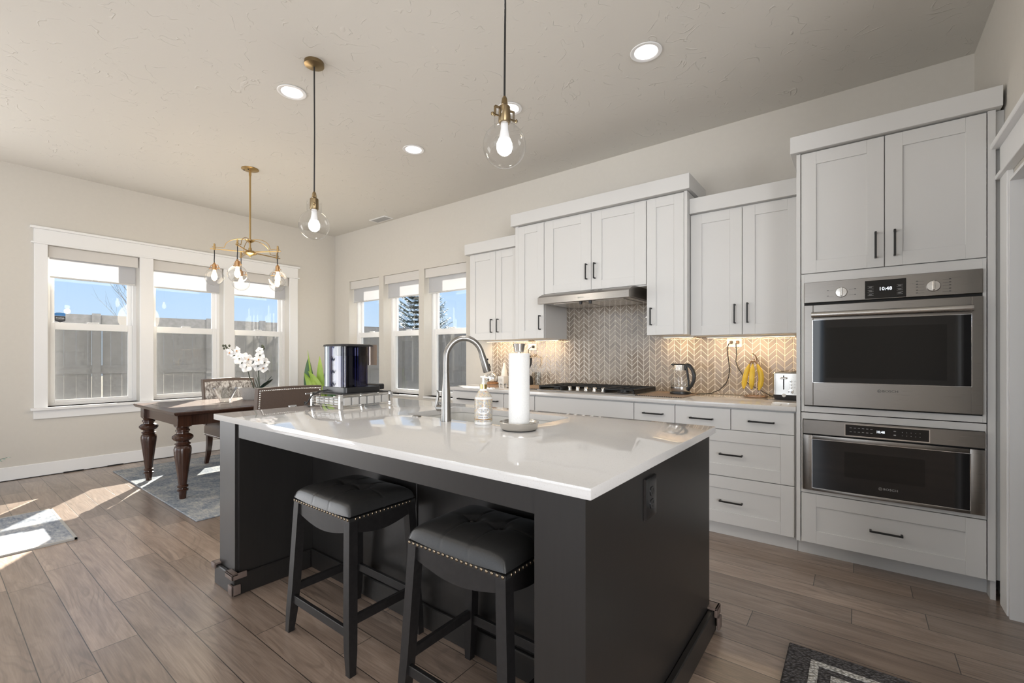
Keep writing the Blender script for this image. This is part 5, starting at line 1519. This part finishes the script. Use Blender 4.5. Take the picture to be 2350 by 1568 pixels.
m = MB(); m.loft([rrect(ux - 0.034, ux + 0.034, uy - 0.034, uy + 0.034, 0.01, ZT + 0.012), rrect(ux - 0.044, ux + 0.044, uy - 0.044, uy + 0.044, 0.012, ZT + 0.030), rrect(ux - 0.046, ux + 0.046, uy - 0.046, uy + 0.046, 0.012, ZT + 0.092), rrect(ux - 0.040, ux + 0.040, uy - 0.040, uy + 0.040, 0.010, ZT + 0.092), rrect(ux - 0.036, ux + 0.036, uy - 0.036, uy + 0.036, 0.010, ZT + 0.03)], True, True); m.build('cup_body', M['ceramic'], cpn)
m = MB()
for sx_ in (-1, 1):
    for sy_ in (-1, 1): m.box(ux + sx_ * 0.026 - 0.007, uy + sy_ * 0.026 - 0.007, ZT + 0.0004, ux + sx_ * 0.026 + 0.007, uy + sy_ * 0.026 + 0.007, ZT + 0.0125)
m.build('foot', M['ceramic'], cpn)
m = MB()
for k in range(4): m.box(ux - 0.024 + k * 0.014, uy - 0.0468, ZT + 0.035, ux - 0.020 + k * 0.014, uy - 0.0455, ZT + 0.068)
m.build('flutes', M['mark'], cpn)
# ================================================================ DINING AREA
RZ = 0.012
m = MB(); m.box(-6.26, 1.240, 0.0005, -3.885, 3.10, RZ, 0.003)
rg = m.build('area_rug', M['rug_blue'], None); tag(rg, 'large distressed blue-grey area rug under the dining table', 'rug')
m = MB(); m.box(-5.115, -1.2, 0.0005, -4.155, 0.640, 0.011, 0.003)
r2 = thing('runner_rug', 'blue-grey runner rug in the sunlight at the left edge of the floor', 'rug', (-4.63, -0.2, 0))
m.build('pile', M['rug_grey'], r2)
m = MB(); m.box(-5.118, -1.2, 0.0004, -5.100, 0.642, 0.0118); m.box(-4.170, -1.2, 0.0004, -4.152, 0.642, 0.0118); m.box(-5.118, 0.628, 0.0004, -4.152, 0.643, 0.0118); m.build('binding', M['rug_edge'], r2)

# table
tb = thing('dining_table', 'dark wood dining table with carved turned legs by the windows', 'table', (-5.045, 2.03, RZ))
TX = (-5.630, -4.462); TY = (1.268, 2.790)
m = MB()
def tring(d, z): return [(TX[0] + d, TY[0] + d, z), (TX[1] - d, TY[0] + d, z), (TX[1] - d, TY[1] - d, z), (TX[0] + d, TY[1] - d, z)]
m.loft([tring(0.030, 0.726), tring(0.012, 0.732), tring(0.004, 0.742), tring(0.0, 0.752), tring(0.004, 0.760), tring(0.10, 0.760)], True, True)
tp2 = m.build('table_top', M['table'], tb, 25)
m = MB(); m.box(TX[0] + 0.095, TY[0] + 0.095, 0.7585, TX[1] - 0.095, TY[1] - 0.095, 0.7612); m.build('inlaid_panel', M['tabletop'], tp2)
m = MB(); LX = (TX[0] + 0.110, TX[1] - 0.115); LY = (TY[0] + 0.095, TY[1] - 0.095)
m.box(LX[0], LY[0] - 0.028, 0.632, LX[1], LY[0] - 0.008, 0.728); m.box(LX[0], LY[1] + 0.008, 0.632, LX[1], LY[1] + 0.028, 0.728); m.box(LX[0] - 0.028, LY[0], 0.632, LX[0] - 0.008, LY[1], 0.728); m.box(LX[1] + 0.008, LY[0], 0.632, LX[1] + 0.028, LY[1], 0.728)
m.build('apron', M['table'], tb)
prof = [(0.0, 0.012), (0.024, 0.012), (0.029, 0.075), (0.040, 0.080), (0.041, 0.090), (0.030, 0.096), (0.029, 0.104), (0.040, 0.112), (0.041, 0.122), (0.030, 0.130), (0.032, 0.150), (0.040, 0.22), (0.052, 0.32), (0.062, 0.40), (0.064, 0.435), (0.058, 0.458), (0.046, 0.468), (0.056, 0.474), (0.058, 0.482), (0.046, 0.490), (0.042, 0.500), (0.062, 0.512), (0.076, 0.530), (0.076, 0.545), (0.060, 0.560), (0.044, 0.568), (0.043, 0.580), (0.052, 0.588), (0.052, 0.598), (0.042, 0.606), (0.046, 0.618), (0.056, 0.626), (0.056, 0.632), (0.0, 0.632)]
for lx in LX:
    for ly in LY:
        m = MB(); m.lathe(prof, (lx, ly, 0.0008), 28, False); m.box(lx - 0.052, ly - 0.052, 0.628, lx + 0.052, ly + 0.052, 0.729, 0.004); m.build('leg', M['table'], tb, 40)

# dining chairs
def make_chair():
    root = thing('dining_chair', '', 'chair', (0, 0, 0), 0, 'leather dining chairs')
    W2 = 0.265
    def rrx(x0, x1, y0, y1, r, z): return rrect(x0, x1, y0, y1, r, z, 4)
    m = MB()
    m.loft([rrx(-W2, W2, -0.25, 0.24, 0.05, 0.335), rrx(-W2 - 0.004, W2 + 0.004, -0.255, 0.244, 0.05, 0.35), rrx(-W2 - 0.004, W2 + 0.004, -0.255, 0.244, 0.05, 0.43), rrx(-W2 + 0.01, W2 - 0.01, -0.24, 0.23, 0.05, 0.465), rrx(-W2 + 0.06, W2 - 0.06, -0.19, 0.18, 0.05, 0.478)], True, True)
    m.build('seat', M['leather_brown'], root, 60, True)
    m = MB()
    def bk(u, v, side):
        x = (u - 0.5) * 2
        z = 0.45 + 0.50 * v + 0.008 * (1 - x * x) * v
        y = 0.215 + 0.075 * v + 0.035 * (1 - x * x) - 0.02
        return (x * (W2 + 0.004), y + side, z)
    n, k = 16, 10
    F_ = [[bk(i / n, j / k, -0.035) for i in range(n + 1)] for j in range(k + 1)]
    B_ = [[bk(i / n, j / k, 0.030) for i in range(n + 1)] for j in range(k + 1)]
    m.loft([f + list(reversed(b_)) for f, b_ in zip(F_, B_)], True, True)
    m.build('backrest', M['leather_brown'], root, 50, True)
    m = MB()
    m.grid(lambda u, v: Vector(bk(0.03 + 0.94 * u, 0.04 + 0.90 * v, -0.036)) + Vector((0, -0.022 * (min(1, 8 * min(u, 1 - u, v, 1 - v))) ** 0.5, 0)), 24, 16)
    m.build('fabric_panel', M['fur'], root, 60, True)
    m = MB()
    for i in range(34):
        p = bk(0.03 + 0.94 * i / 33, 0.955, 0.031); m.sphere(p, 0.0075, 8, (1, 0.6, 1))
    m.build('nailhead_trim', M['nail_silver'], root, 60, True)
    for u in (0.03, 0.97):
        m = MB()
        for i in range(1, 26):
            p = bk(u, 0.955 - 0.035 * i, 0.031); m.sphere(p, 0.0075, 8, (1, 0.6, 1))
        m.build('nailhead_trim', M['nail_silver'], root, 60, True)
    for s in (-1, 1):
        m = MB()
        for i in range(16): m.sphere((s * (W2 + 0.005), -0.22 + i * 0.028, 0.352), 0.006, 8, (0.6, 1, 1))
        m.build('nailhead_trim', M['nail_silver'], root, 60, True)
    m = MB(); p = bk(0.5, 0.66, 0.031)
    m.box(p[0] - 0.035, p[1], p[2] - 0.012, p[0] + 0.035, p[1] + 0.006, p[2] + 0.012, 0.002)
    m.tube([(p[0] - 0.028, p[1] + 0.012, p[2]), (p[0] - 0.03, p[1] + 0.016, p[2] - 0.04), (p[0], p[1] + 0.018, p[2] - 0.055), (p[0] + 0.03, p[1] + 0.016, p[2] - 0.04), (p[0] + 0.028, p[1] + 0.012, p[2])], 0.004, 8)
    m.build('pull_ring', M['chrome'], root, 40, True)
    lw = M['table']
    for s in (-1, 1):
        m = MB(); R = []
        for z, h in ((0.34, 0.026), (0.0, 0.016)):
            cx, cy = s * (W2 - 0.045), -0.215
            R.append([(cx - h, cy - h, z), (cx + h, cy - h, z), (cx + h, cy + h, z), (cx - h, cy + h, z)])
        m.loft(R); m.build('leg', lw, root, 30, True)
        m = MB(); R = []
        for z, cy, h in ((0.34, 0.19, 0.026), (0.22, 0.20, 0.024), (0.10, 0.235, 0.020), (0.0, 0.285, 0.017)):
            cx = s * (W2 - 0.045)
            R.append([(cx - h, cy - h, z), (cx + h, cy - h, z), (cx + h, cy + h, z), (cx - h, cy + h, z)])
        m.loft(R); m.build('leg', lw, root, 30, True)
    return root
c1_ = make_chair(); c1_.location = (-5.575, 2.19, RZ + 0.0005); c1_.rotation_euler = (0, 0, PI / 2)
c1_['label'] = 'brown leather dining chair by the window, patterned fabric front facing the table'
c2_ = copy_tree(c1_); c2_.location = (-4.155, 1.945, RZ + 0.0005); c2_.rotation_euler = (0, 0, -PI / 2 - 0.03)
c2_['label'] = 'brown leather dining chair with silver nailheads, its back turned to the island'

# bowl and orchid
TZ = 0.7618
ox, oy = -5.065, 1.870
m = MB(); m.lathe([(0.0, 0.004), (0.036, 0.004), (0.036, 0.0), (0.042, 0.0), (0.048, 0.012), (0.110, 0.142), (0.106, 0.142), (0.044, 0.016), (0.0, 0.012)], (ox, oy, TZ), 48, False)
o = m.build('glass_bowl', M['clear'], None, 70); tag(o, 'clear flared glass bowl catching the sun on the dining table', 'bowl')
px_, py_ = -5.16, 2.17
op = thing('potted_orchid', 'white artificial orchid in a speckled grey oval pot on the dining table', 'orchid', (px_, py_, TZ))
m = MB(); m.M = Matrix.Translation((px_, py_, TZ)) @ Matrix.Rotation(0.65, 4, 'Z') @ Matrix.Diagonal((1.0, 0.62, 1, 1))
m.lathe([(0.0, 0.0), (0.092, 0.0), (0.098, 0.006), (0.146, 0.118), (0.148, 0.124), (0.136, 0.124), (0.125, 0.10), (0.0, 0.098)], (0, 0, 0), 48, False)
m.build('pot', M['pot_stone'], op)
rt_ = Vector((math.cos(YAW), math.sin(YAW), 0)); fw_ = Vector((-math.sin(YAW), math.cos(YAW), 0))
def OP(s, d, z): return Vector((px_, py_, TZ)) + rt_ * s + fw_ * d + Vector((0, 0, z))
stemA = [OP(0.02, 0, 0.09), OP(0.0, 0, 0.16), OP(-0.035, 0, 0.24), OP(-0.055, 0, 0.32), OP(-0.062, -0.01, 0.37), OP(-0.085, -0.02, 0.43), OP(-0.14, -0.03, 0.485), OP(-0.20, -0.04, 0.53), OP(-0.255, -0.04, 0.555)]
stemB = [OP(0.07, 0.01, 0.09), OP(0.062, 0.01, 0.18), OP(0.058, 0.01, 0.28), OP(0.06, 0, 0.38), OP(0.075, -0.01, 0.46), OP(0.098, -0.02, 0.53), OP(0.118, -0.03, 0.57)]
m = MB(); m.tube(stemA, [0.007, 0.006, 0.0055, 0.005, 0.0045, 0.004, 0.0035, 0.003, 0.0025], 8); m.tube(stemB, [0.0075, 0.007, 0.0065, 0.006, 0.005, 0.004, 0.003], 8)
for q in range(4):
    m.tube([OP(0.03 + 0.012 * q, 0.01 * q, 0.09), OP(0.0 + 0.018 * q, 0.01, 0.14 + 0.02 * q), OP(-0.02 + 0.02 * q, 0.0, 0.17 + 0.03 * q)], [0.005, 0.004, 0.0015], 6)
m.build('stem', M['stem'], op)
def blossom(c, r, face, roll, q):
    f = Vector(face).normalized(); a = f.orthogonal().normalized(); b_ = f.cross(a)
    m = MB()
    for k in range(5):
        an = roll + k * 2 * PI / 5
        wd = 0.52 if k % 2 == 0 else 0.36
        d = a * math.cos(an) + b_ * math.sin(an); s = f.cross(d)
        def fn(u, v, d=d, s=s, wd=wd):
            t_ = v * r; wv = wd * r * math.sin(PI * min(0.999, 0.12 + 0.88 * v)) ** 0.7
            x = (u - 0.5) * 2
            return c + d * t_ + s * (x * wv) + f * (0.18 * r * v * v - 0.10 * r * x * x)
        m.grid(fn, 6, 7)
    o_ = m.build('blossom', M['petal'], op, 60)
    m = MB(); m.sphere(c + f * 0.008, 0.008, 8, (1, 1, 1)); m.tube([c + f * 0.006, c + f * 0.02 - Vector((0, 0, 0.008))], [0.006, 0.003], 6); m.build('lip', M['stem'] if q % 3 else M['wood_warm'], o_)
random.seed(4)
tocam = -fw_
fl = [(-0.205, -0.06, 0.500, .050), (-0.150, -0.07, 0.470, .060), (-0.095, -0.08, 0.435, .066), (-0.135, -0.05, 0.520, .050), (-0.060, -0.08, 0.395, .066), (-0.035, -0.06, 0.350, .064), (-0.015, -0.05, 0.430, .055), (-0.075, -0.02, 0.455, .05),
      (0.085, -0.05, 0.360, .062), (0.100, -0.06, 0.425, .066), (0.115, -0.06, 0.475, .056), (0.145, -0.03, 0.395, .055), (0.130, -0.03, 0.335, .050), (0.105, -0.05, 0.520, .042)]
for i, (s, d, z, r) in enumerate(fl):
    blossom(OP(s, d, z), r, tocam + rt_ * random.uniform(-0.5, 0.5) + Vector((0, 0, random.uniform(-0.25, 0.35))), random.uniform(0, 6), i)
for s, d, z in ((-0.255, -0.04, 0.555), (-0.275, -0.05, 0.545), (-0.262, -0.05, 0.575), (-0.285, -0.05, 0.575), (-0.225, -0.04, 0.575), (0.118, -0.03, 0.575), (0.135, -0.03, 0.545), (0.128, -0.03, 0.565)):
    m = MB(); m.sphere(OP(s, d, z), 0.011, 10, (1, 1, 1.25)); m.build('bud', M['stem'], op)
def leafblade(mb, base, d, L, wd, curl, up=0.25, n=12, fold=0.25, twist=None):
    d = Vector(d).normalized(); side = (twist if twist is not None else d.cross(Vector((0, 0, 1)))).normalized(); nrm = side.cross(d).normalized()
    def fn(u, v):
        x = (u - 0.5) * 2
        w_ = wd * (math.sin(PI * min(0.995, 0.10 + 0.90 * v)) ** 0.75)
        return Vector(base) + d * (L * v) + Vector((0, 0, up * L * v)) - Vector((0, 0, curl * L * v * v)) + side * (x * w_) + nrm * (fold * wd * abs(x) * (1 - v * 0.5))
    return mb.grid(fn, 6, n)
m = MB()
leafblade(m, OP(0.08, 0, 0.10), rt_ * 0.85 - fw_ * 0.25 + Vector((0, 0, 0.55)), 0.20, 0.040, 0.15, 0.2)
leafblade(m, OP(0.09, 0.01, 0.10), rt_ * 0.5 + fw_ * 0.2 + Vector((0, 0, 0.7)), 0.16, 0.035, 0.1, 0.2)
m.build('leaf', M['leaf_dark'], op, 60)

# tall plant in the corner
gx, gy = -6.12, 3.47
gp = thing('potted_plant', 'broad-leaved green floor plant in the corner behind the coffee maker', 'plant', (gx, gy, 0))
m = MB(); m.lathe([(0.0, 0.0), (0.13, 0.0), (0.14, 0.01), (0.175, 0.40), (0.165, 0.40), (0.15, 0.36), (0.0, 0.355)], (gx, gy, 0.001), 36, False); m.build('planter', M['pot_white'], gp)
def GP(s, d, z): return Vector((gx, gy, z)) + rt_ * s + fw_ * d
def swordleaf(base, tip, bend, wd, face, mat):
    base = Vector(base); tip = Vector(tip); bend = Vector(bend); face = Vector(face).normalized()
    m = MB()
    def fn(u, v):
        x = (u - 0.5) * 2
        p = base.lerp(tip, v) + bend * math.sin(PI * v * 0.9)
        d = (tip - base).normalized(); s = d.cross(face).normalized()
        w_ = wd * (0.35 + 0.65 * math.sin(PI * min(1, v * 1.15)) if v < 0.87 else 0.0) if False else wd * max(0.02, (math.sin(PI * (0.06 + 0.935 * v)) ** 0.8))
        return p + s * (x * w_) - face * (0.25 * wd * abs(x))
    m.grid(fn, 6, 16); return m.build('leaf', mat, gp, 60)
tc_ = -fw_
for (b_, t_, bd, wd, fc_, mt) in (
    (GP(-.03, 0, .36), GP(-.155, -.02, 1.315), (0, 0, 0), .022, tc_ + rt_ * 2.0, 'leaf_lime'),
    (GP(-.05, .03, .36), GP(-.150, .02, 1.205), -rt_ * .05, .075, tc_ + rt_ * .3, 'leaf_mid'),
    (GP(.02, 0, .36), GP(.0, .0, 1.22), rt_ * .0, .06, tc_, 'leaf_lime'),
    (GP(-.02, -.03, .36), GP(-.210, -.06, 0.985), rt_ * .06, .070, tc_ + rt_ * .2, 'leaf_lime'),
    (GP(0, -.03, .36), GP(-.155, -.08, 0.995), rt_ * .09 + Vector((0, 0, .05)), .070, tc_, 'leaf_lime'),
    (GP(.03, -.02, .36), GP(-.07, -.10, 0.88), rt_ * .03, .065, tc_, 'leaf_lime'),
    (GP(-.02, -.04, .36), GP(-.13, -.12, 0.80), rt_ * .02, .060, tc_, 'leaf_lime'),
    (GP(.04, .02, .36), GP(.12, 0, 1.12), rt_ * .03, .065, tc_, 'leaf_lime'),
    (GP(.05, -.02, .36), GP(.20, -.05, 0.90), rt_ * .05, .06, tc_, 'leaf_mid'),
    (GP(0, .05, .36), GP(.05, .06, 1.05), rt_ * .03, .06, tc_, 'leaf_mid')):
    swordleaf(b_, t_, bd, wd, fc_, M[mt])

# artificial fir just outside the left edge, one branch tip shows
ft = thing('christmas_tree', 'artificial fir tree with small lights, only branch tips show at the left edge', 'christmas tree', (-5.95, -0.22, 0))
m = MB(); m.cyl((-5.95, -0.22, 0.0), (-5.95, -0.22, 1.9), 0.03, 0.01, 10); m.box(-6.15, -0.25, 0.0, -5.75, -0.19, 0.03); m.box(-5.98, -0.42, 0.0, -5.92, -0.02, 0.03); m.build('trunk', M['bark'], ft)
random.seed(11)
def fir(mb, c, zs, r0, r1, nb, nl, wd, drop=0.15, seg=7, up=0.0):
    """whorls of drooping branches, each a spine with rows of needle blades"""
    for i, z in enumerate(zs):
        q = i / max(1, len(zs) - 1)
        R = r0 + (r1 - r0) * q
        n_ = max(5, int(nb * (1 - 0.45 * q)))
        for k in range(n_):
            a = 2 * PI * (k + random.random() * 0.7) / n_
            L = R * random.uniform(0.75, 1.08)
            d = Vector((math.cos(a), math.sin(a), 0)); s = Vector((-d.y, d.x, 0))
            pts = []
            for j in range(seg + 1):
                t_ = j / seg
                pts.append(Vector((c[0], c[1], z)) + d * (L * t_) + Vector((0, 0, up * L * t_ * t_ - drop * L * math.sin(PI * t_))))
            mb.tube([pts[0], pts[seg // 2], pts[-1]], [0.012 * wd * 8, 0.008 * wd * 8, 0.003 * wd * 8], 4)
            for j in range(1, seg + 1):
                for x in range(nl):
                    f = j / seg - x / nl / seg
                    p = pts[j - 1].lerp(pts[j], 1 - x / nl)
                    for sg in (-1, 1):
                        ln = wd * (1.1 - 0.65 * f) * random.uniform(0.7, 1.2)
                        tip = p + s * (sg * ln) + d * (ln * 0.75) + Vector((0, 0, ln * random.uniform(-0.45, 0.35)))
                        v0 = mb.bm.verts.new(p - d * wd * 0.16); v1 = mb.bm.verts.new(p + d * wd * 0.16); v2 = mb.bm.verts.new(tip)
                        mb.bm.faces.new((v0, v1, v2))
m = MB(); fir(m, (-5.95, -0.22), [0.35 + 0.17 * i for i in range(9)], 0.66, 0.08, 16, 4, 0.055, 0.12)
m.build('branch', M['pet_tree'], ft, 0)
m = MB()
for i in range(40):
    a = random.uniform(0, 2 * PI); z = random.uniform(0.3, 1.7); r_ = (0.60 - 0.34 * (z - 0.3)) * random.uniform(0.85, 1.0)
    m.sphere((-5.95 + r_ * math.cos(a), -0.22 + r_ * math.sin(a), z), 0.009, 6)
m.build('string_light', M['terracotta'], ft)

# security sticker on the first window
wx = XL - 0.190
ss = thing('security_sticker', 'blue and black shield security sticker in the left window pane corner', 'sticker', (wx, 0.90, 1.60))
def shield(z_lo, z_hi, mat, name, dx):
    m = MB()
    out = [(0.0, -0.058), (0.036, -0.042), (0.042, -0.03), (0.042, 0.042), (0.030, 0.050), (0.0, 0.055), (-0.030, 0.050), (-0.042, 0.042), (-0.042, -0.03), (-0.036, -0.042)]
    poly = []
    for y, z in out: poly.append((0.917 + y, 1.642 + max(z_lo, min(z_hi, z))))
    m.prism(poly, 'x', wx + dx, wx + dx + 0.0006); return m.build(name, mat, ss, 0)
shield(-0.06, 0.06, pm('sticker_white', (0.6, 0.6, 0.6, 1), 0.4), 'sticker_base', 0.0)
for nm, zl, zh, mt in (('sticker_top', 0.016, 0.052, pm('sticker_blue', (0.03, 0.16, 0.42, 1), 0.4)), ('sticker_body', -0.054, 0.014, pm('sticker_black', (0.012, 0.014, 0.02, 1), 0.4))): shield(zl, zh, mt, nm, 0.0007)
text_part('lettering', 'SimpliSafe', 0.0165, pm('sticker_print', (0.8, 0.8, 0.8, 1), 0.4), ss, frame_M((wx + 0.0016, 0.917, 1.636), (0, 1, 0), (0, 0, 1)), 0.0002)
text_part('lettering', 'HOME SECURITY', 0.0085, M['mark'], ss, frame_M((wx + 0.0016, 0.917, 1.620), (0, 1, 0), (0, 0, 1)), 0.0002)
# ================================================================ OUTSIDE
m = MB(); m.box(-40, -25, -0.30, -6.9, 45, -0.13); struct('ground_side', m, M['soil'], 0)
m = MB(); m.box(-6.9, 4.35, -0.30, 25, 45, -0.13); struct('ground_rear', m, M['soil'], 0)
m = MB(); m.box(-10.2, -5.0, -0.128, -6.9, 0.3, -0.06); struct('ground_patio', m, pm('patio_concrete', (0.5, 0.48, 0.45, 1), 0.85, noise=(8, 0.08, 0.05)))
fn = thing('wooden_fence', 'grey vertical plank yard fence seen through all the windows', 'fence', (-9.9, 2.0, -0.13))
A0 = Vector((-11.35, -4.0, 0)); A1 = Vector((-8.15, 10.6, 0))
fd = (A1 - A0).normalized(); fnm = Vector((fd.y, -fd.x, 0))        # points to the house
LF = (A1 - A0).length
FM = Matrix(((fd.x, -fnm.x, 0, A0.x), (fd.y, -fnm.y, 0, A0.y), (0, 0, 1, 0), (0, 0, 0, 1)))
def along(px):                                                      # distance along the fence for a picture column
    u = (px - 1175) / FPX
    d = fw_ + rt_ * u
    den = d.x * fd.y - d.y * fd.x
    s = (d.x * A0.y - d.y * A0.x) / -den
    return s
slits = [along(211.5), along(234)]
m = MB(); m.M = FM
x = 0.0; q = 0; xs = []
while x < LF:
    xs.append(x); x += 0.142
xs.append(LF)
for a, b_ in zip(xs[:-1], xs[1:]):
    g = 0.0015
    segs = [(a + g, b_ - g)]
    for s in slits:
        nsegs = []
        for (p, r) in segs:
            if p < s < r: nsegs += [(p, s - 0.010), (s + 0.010, r)]
            else: nsegs.append((p, r))
        segs = nsegs
    for p, r in segs:
        q += 1
        dy = 0.004 * (q % 3)
        if r - p > 0.002: m.box(p, dy, -0.13, r, 0.020 + dy, 1.80)
m.build('plank_panel', M['fence'], fn)
m = MB(); m.M = FM; m.box(0, -0.050, 1.72, LF, 0.0, 1.905); m.build('top_rail', M['fence'], fn)
m = MB(); m.M = FM; m.box(0, -0.040, 0.93, LF, 0.0, 1.07); m.build('middle_rail', M['fence'], fn)
m = MB(); m.M = FM; m.box(0, -0.040, 0.10, LF, 0.0, 0.24); m.build('bottom_rail', M['fence'], fn)
for px in (-60, 222, 480, 600, 712, 930, 1015):
    s = along(px)
    m = MB(); m.M = FM; m.box(s - 0.055, -0.10, -0.13, s + 0.055, -0.05, 1.925, 0.004); m.build('post', M['fence'], fn)

# fir beyond the fence
u = (966 - 1175) / FPX
fc_ = (fw_ + rt_ * u) * 20.0
ev = thing('fir_tree', 'tall fir tree beyond the fence, seen through the two right side windows', 'tree', (fc_.x, fc_.y, -0.13))
m = MB(); m.cyl((fc_.x, fc_.y, -0.13), (fc_.x, fc_.y, 7.0), 0.13, 0.02, 10); m.build('trunk', M['bark'], ev)
random.seed(5)
m = MB(); fir(m, (fc_.x, fc_.y), [1.5 + 0.21 * i for i in range(26)], 1.62, 0.10, 15, 4, 0.20, 0.10, 8, 0.30)
m.build('foliage', M['needle'], ev, 0)

# bare young tree beyond the fence, its trunk hidden by the window post
random.seed(8)
def bare(px, dist, zb, label):
    u = (px - 1175) / FPX
    c = (fw_ + rt_ * u) * dist
    t = thing('bare_tree', label, 'tree', (c.x, c.y, -0.13))
    tr = MB(); br = MB()
    def grow(mb, p, d, L, r, lev):
        n = 4; pts = [p]
        for k in range(n):
            d = (d + Vector((random.uniform(-.10, .10), random.uniform(-.10, .10), random.uniform(0, .12)))).normalized()
            pts.append(pts[-1] + d * (L / n))
        mb.tube(pts, [r * (1 - 0.16 * k) for k in range(n + 1)], 5)
        if lev < 3:
            for k in range(1, n + 1):
                for _ in range(2 if lev == 0 else 1):
                    a = random.uniform(0, 2 * PI)
                    nd = (d + Vector((math.cos(a), math.sin(a), 0.35)) * random.uniform(0.45, 0.75)).normalized()
                    grow(br, pts[k], nd, L * random.uniform(0.42, 0.62), r * 0.45, lev + 1)
    grow(tr, Vector((c.x, c.y, -0.13)), Vector((0, 0, 1)), zb, 0.026, 0)
    tr.build('trunk', M['bark'], t); br.build('branch', M['bark'], t)
bare(322, 15.0, 2.9, 'bare leafless young tree beyond the fence, behind the left window post')
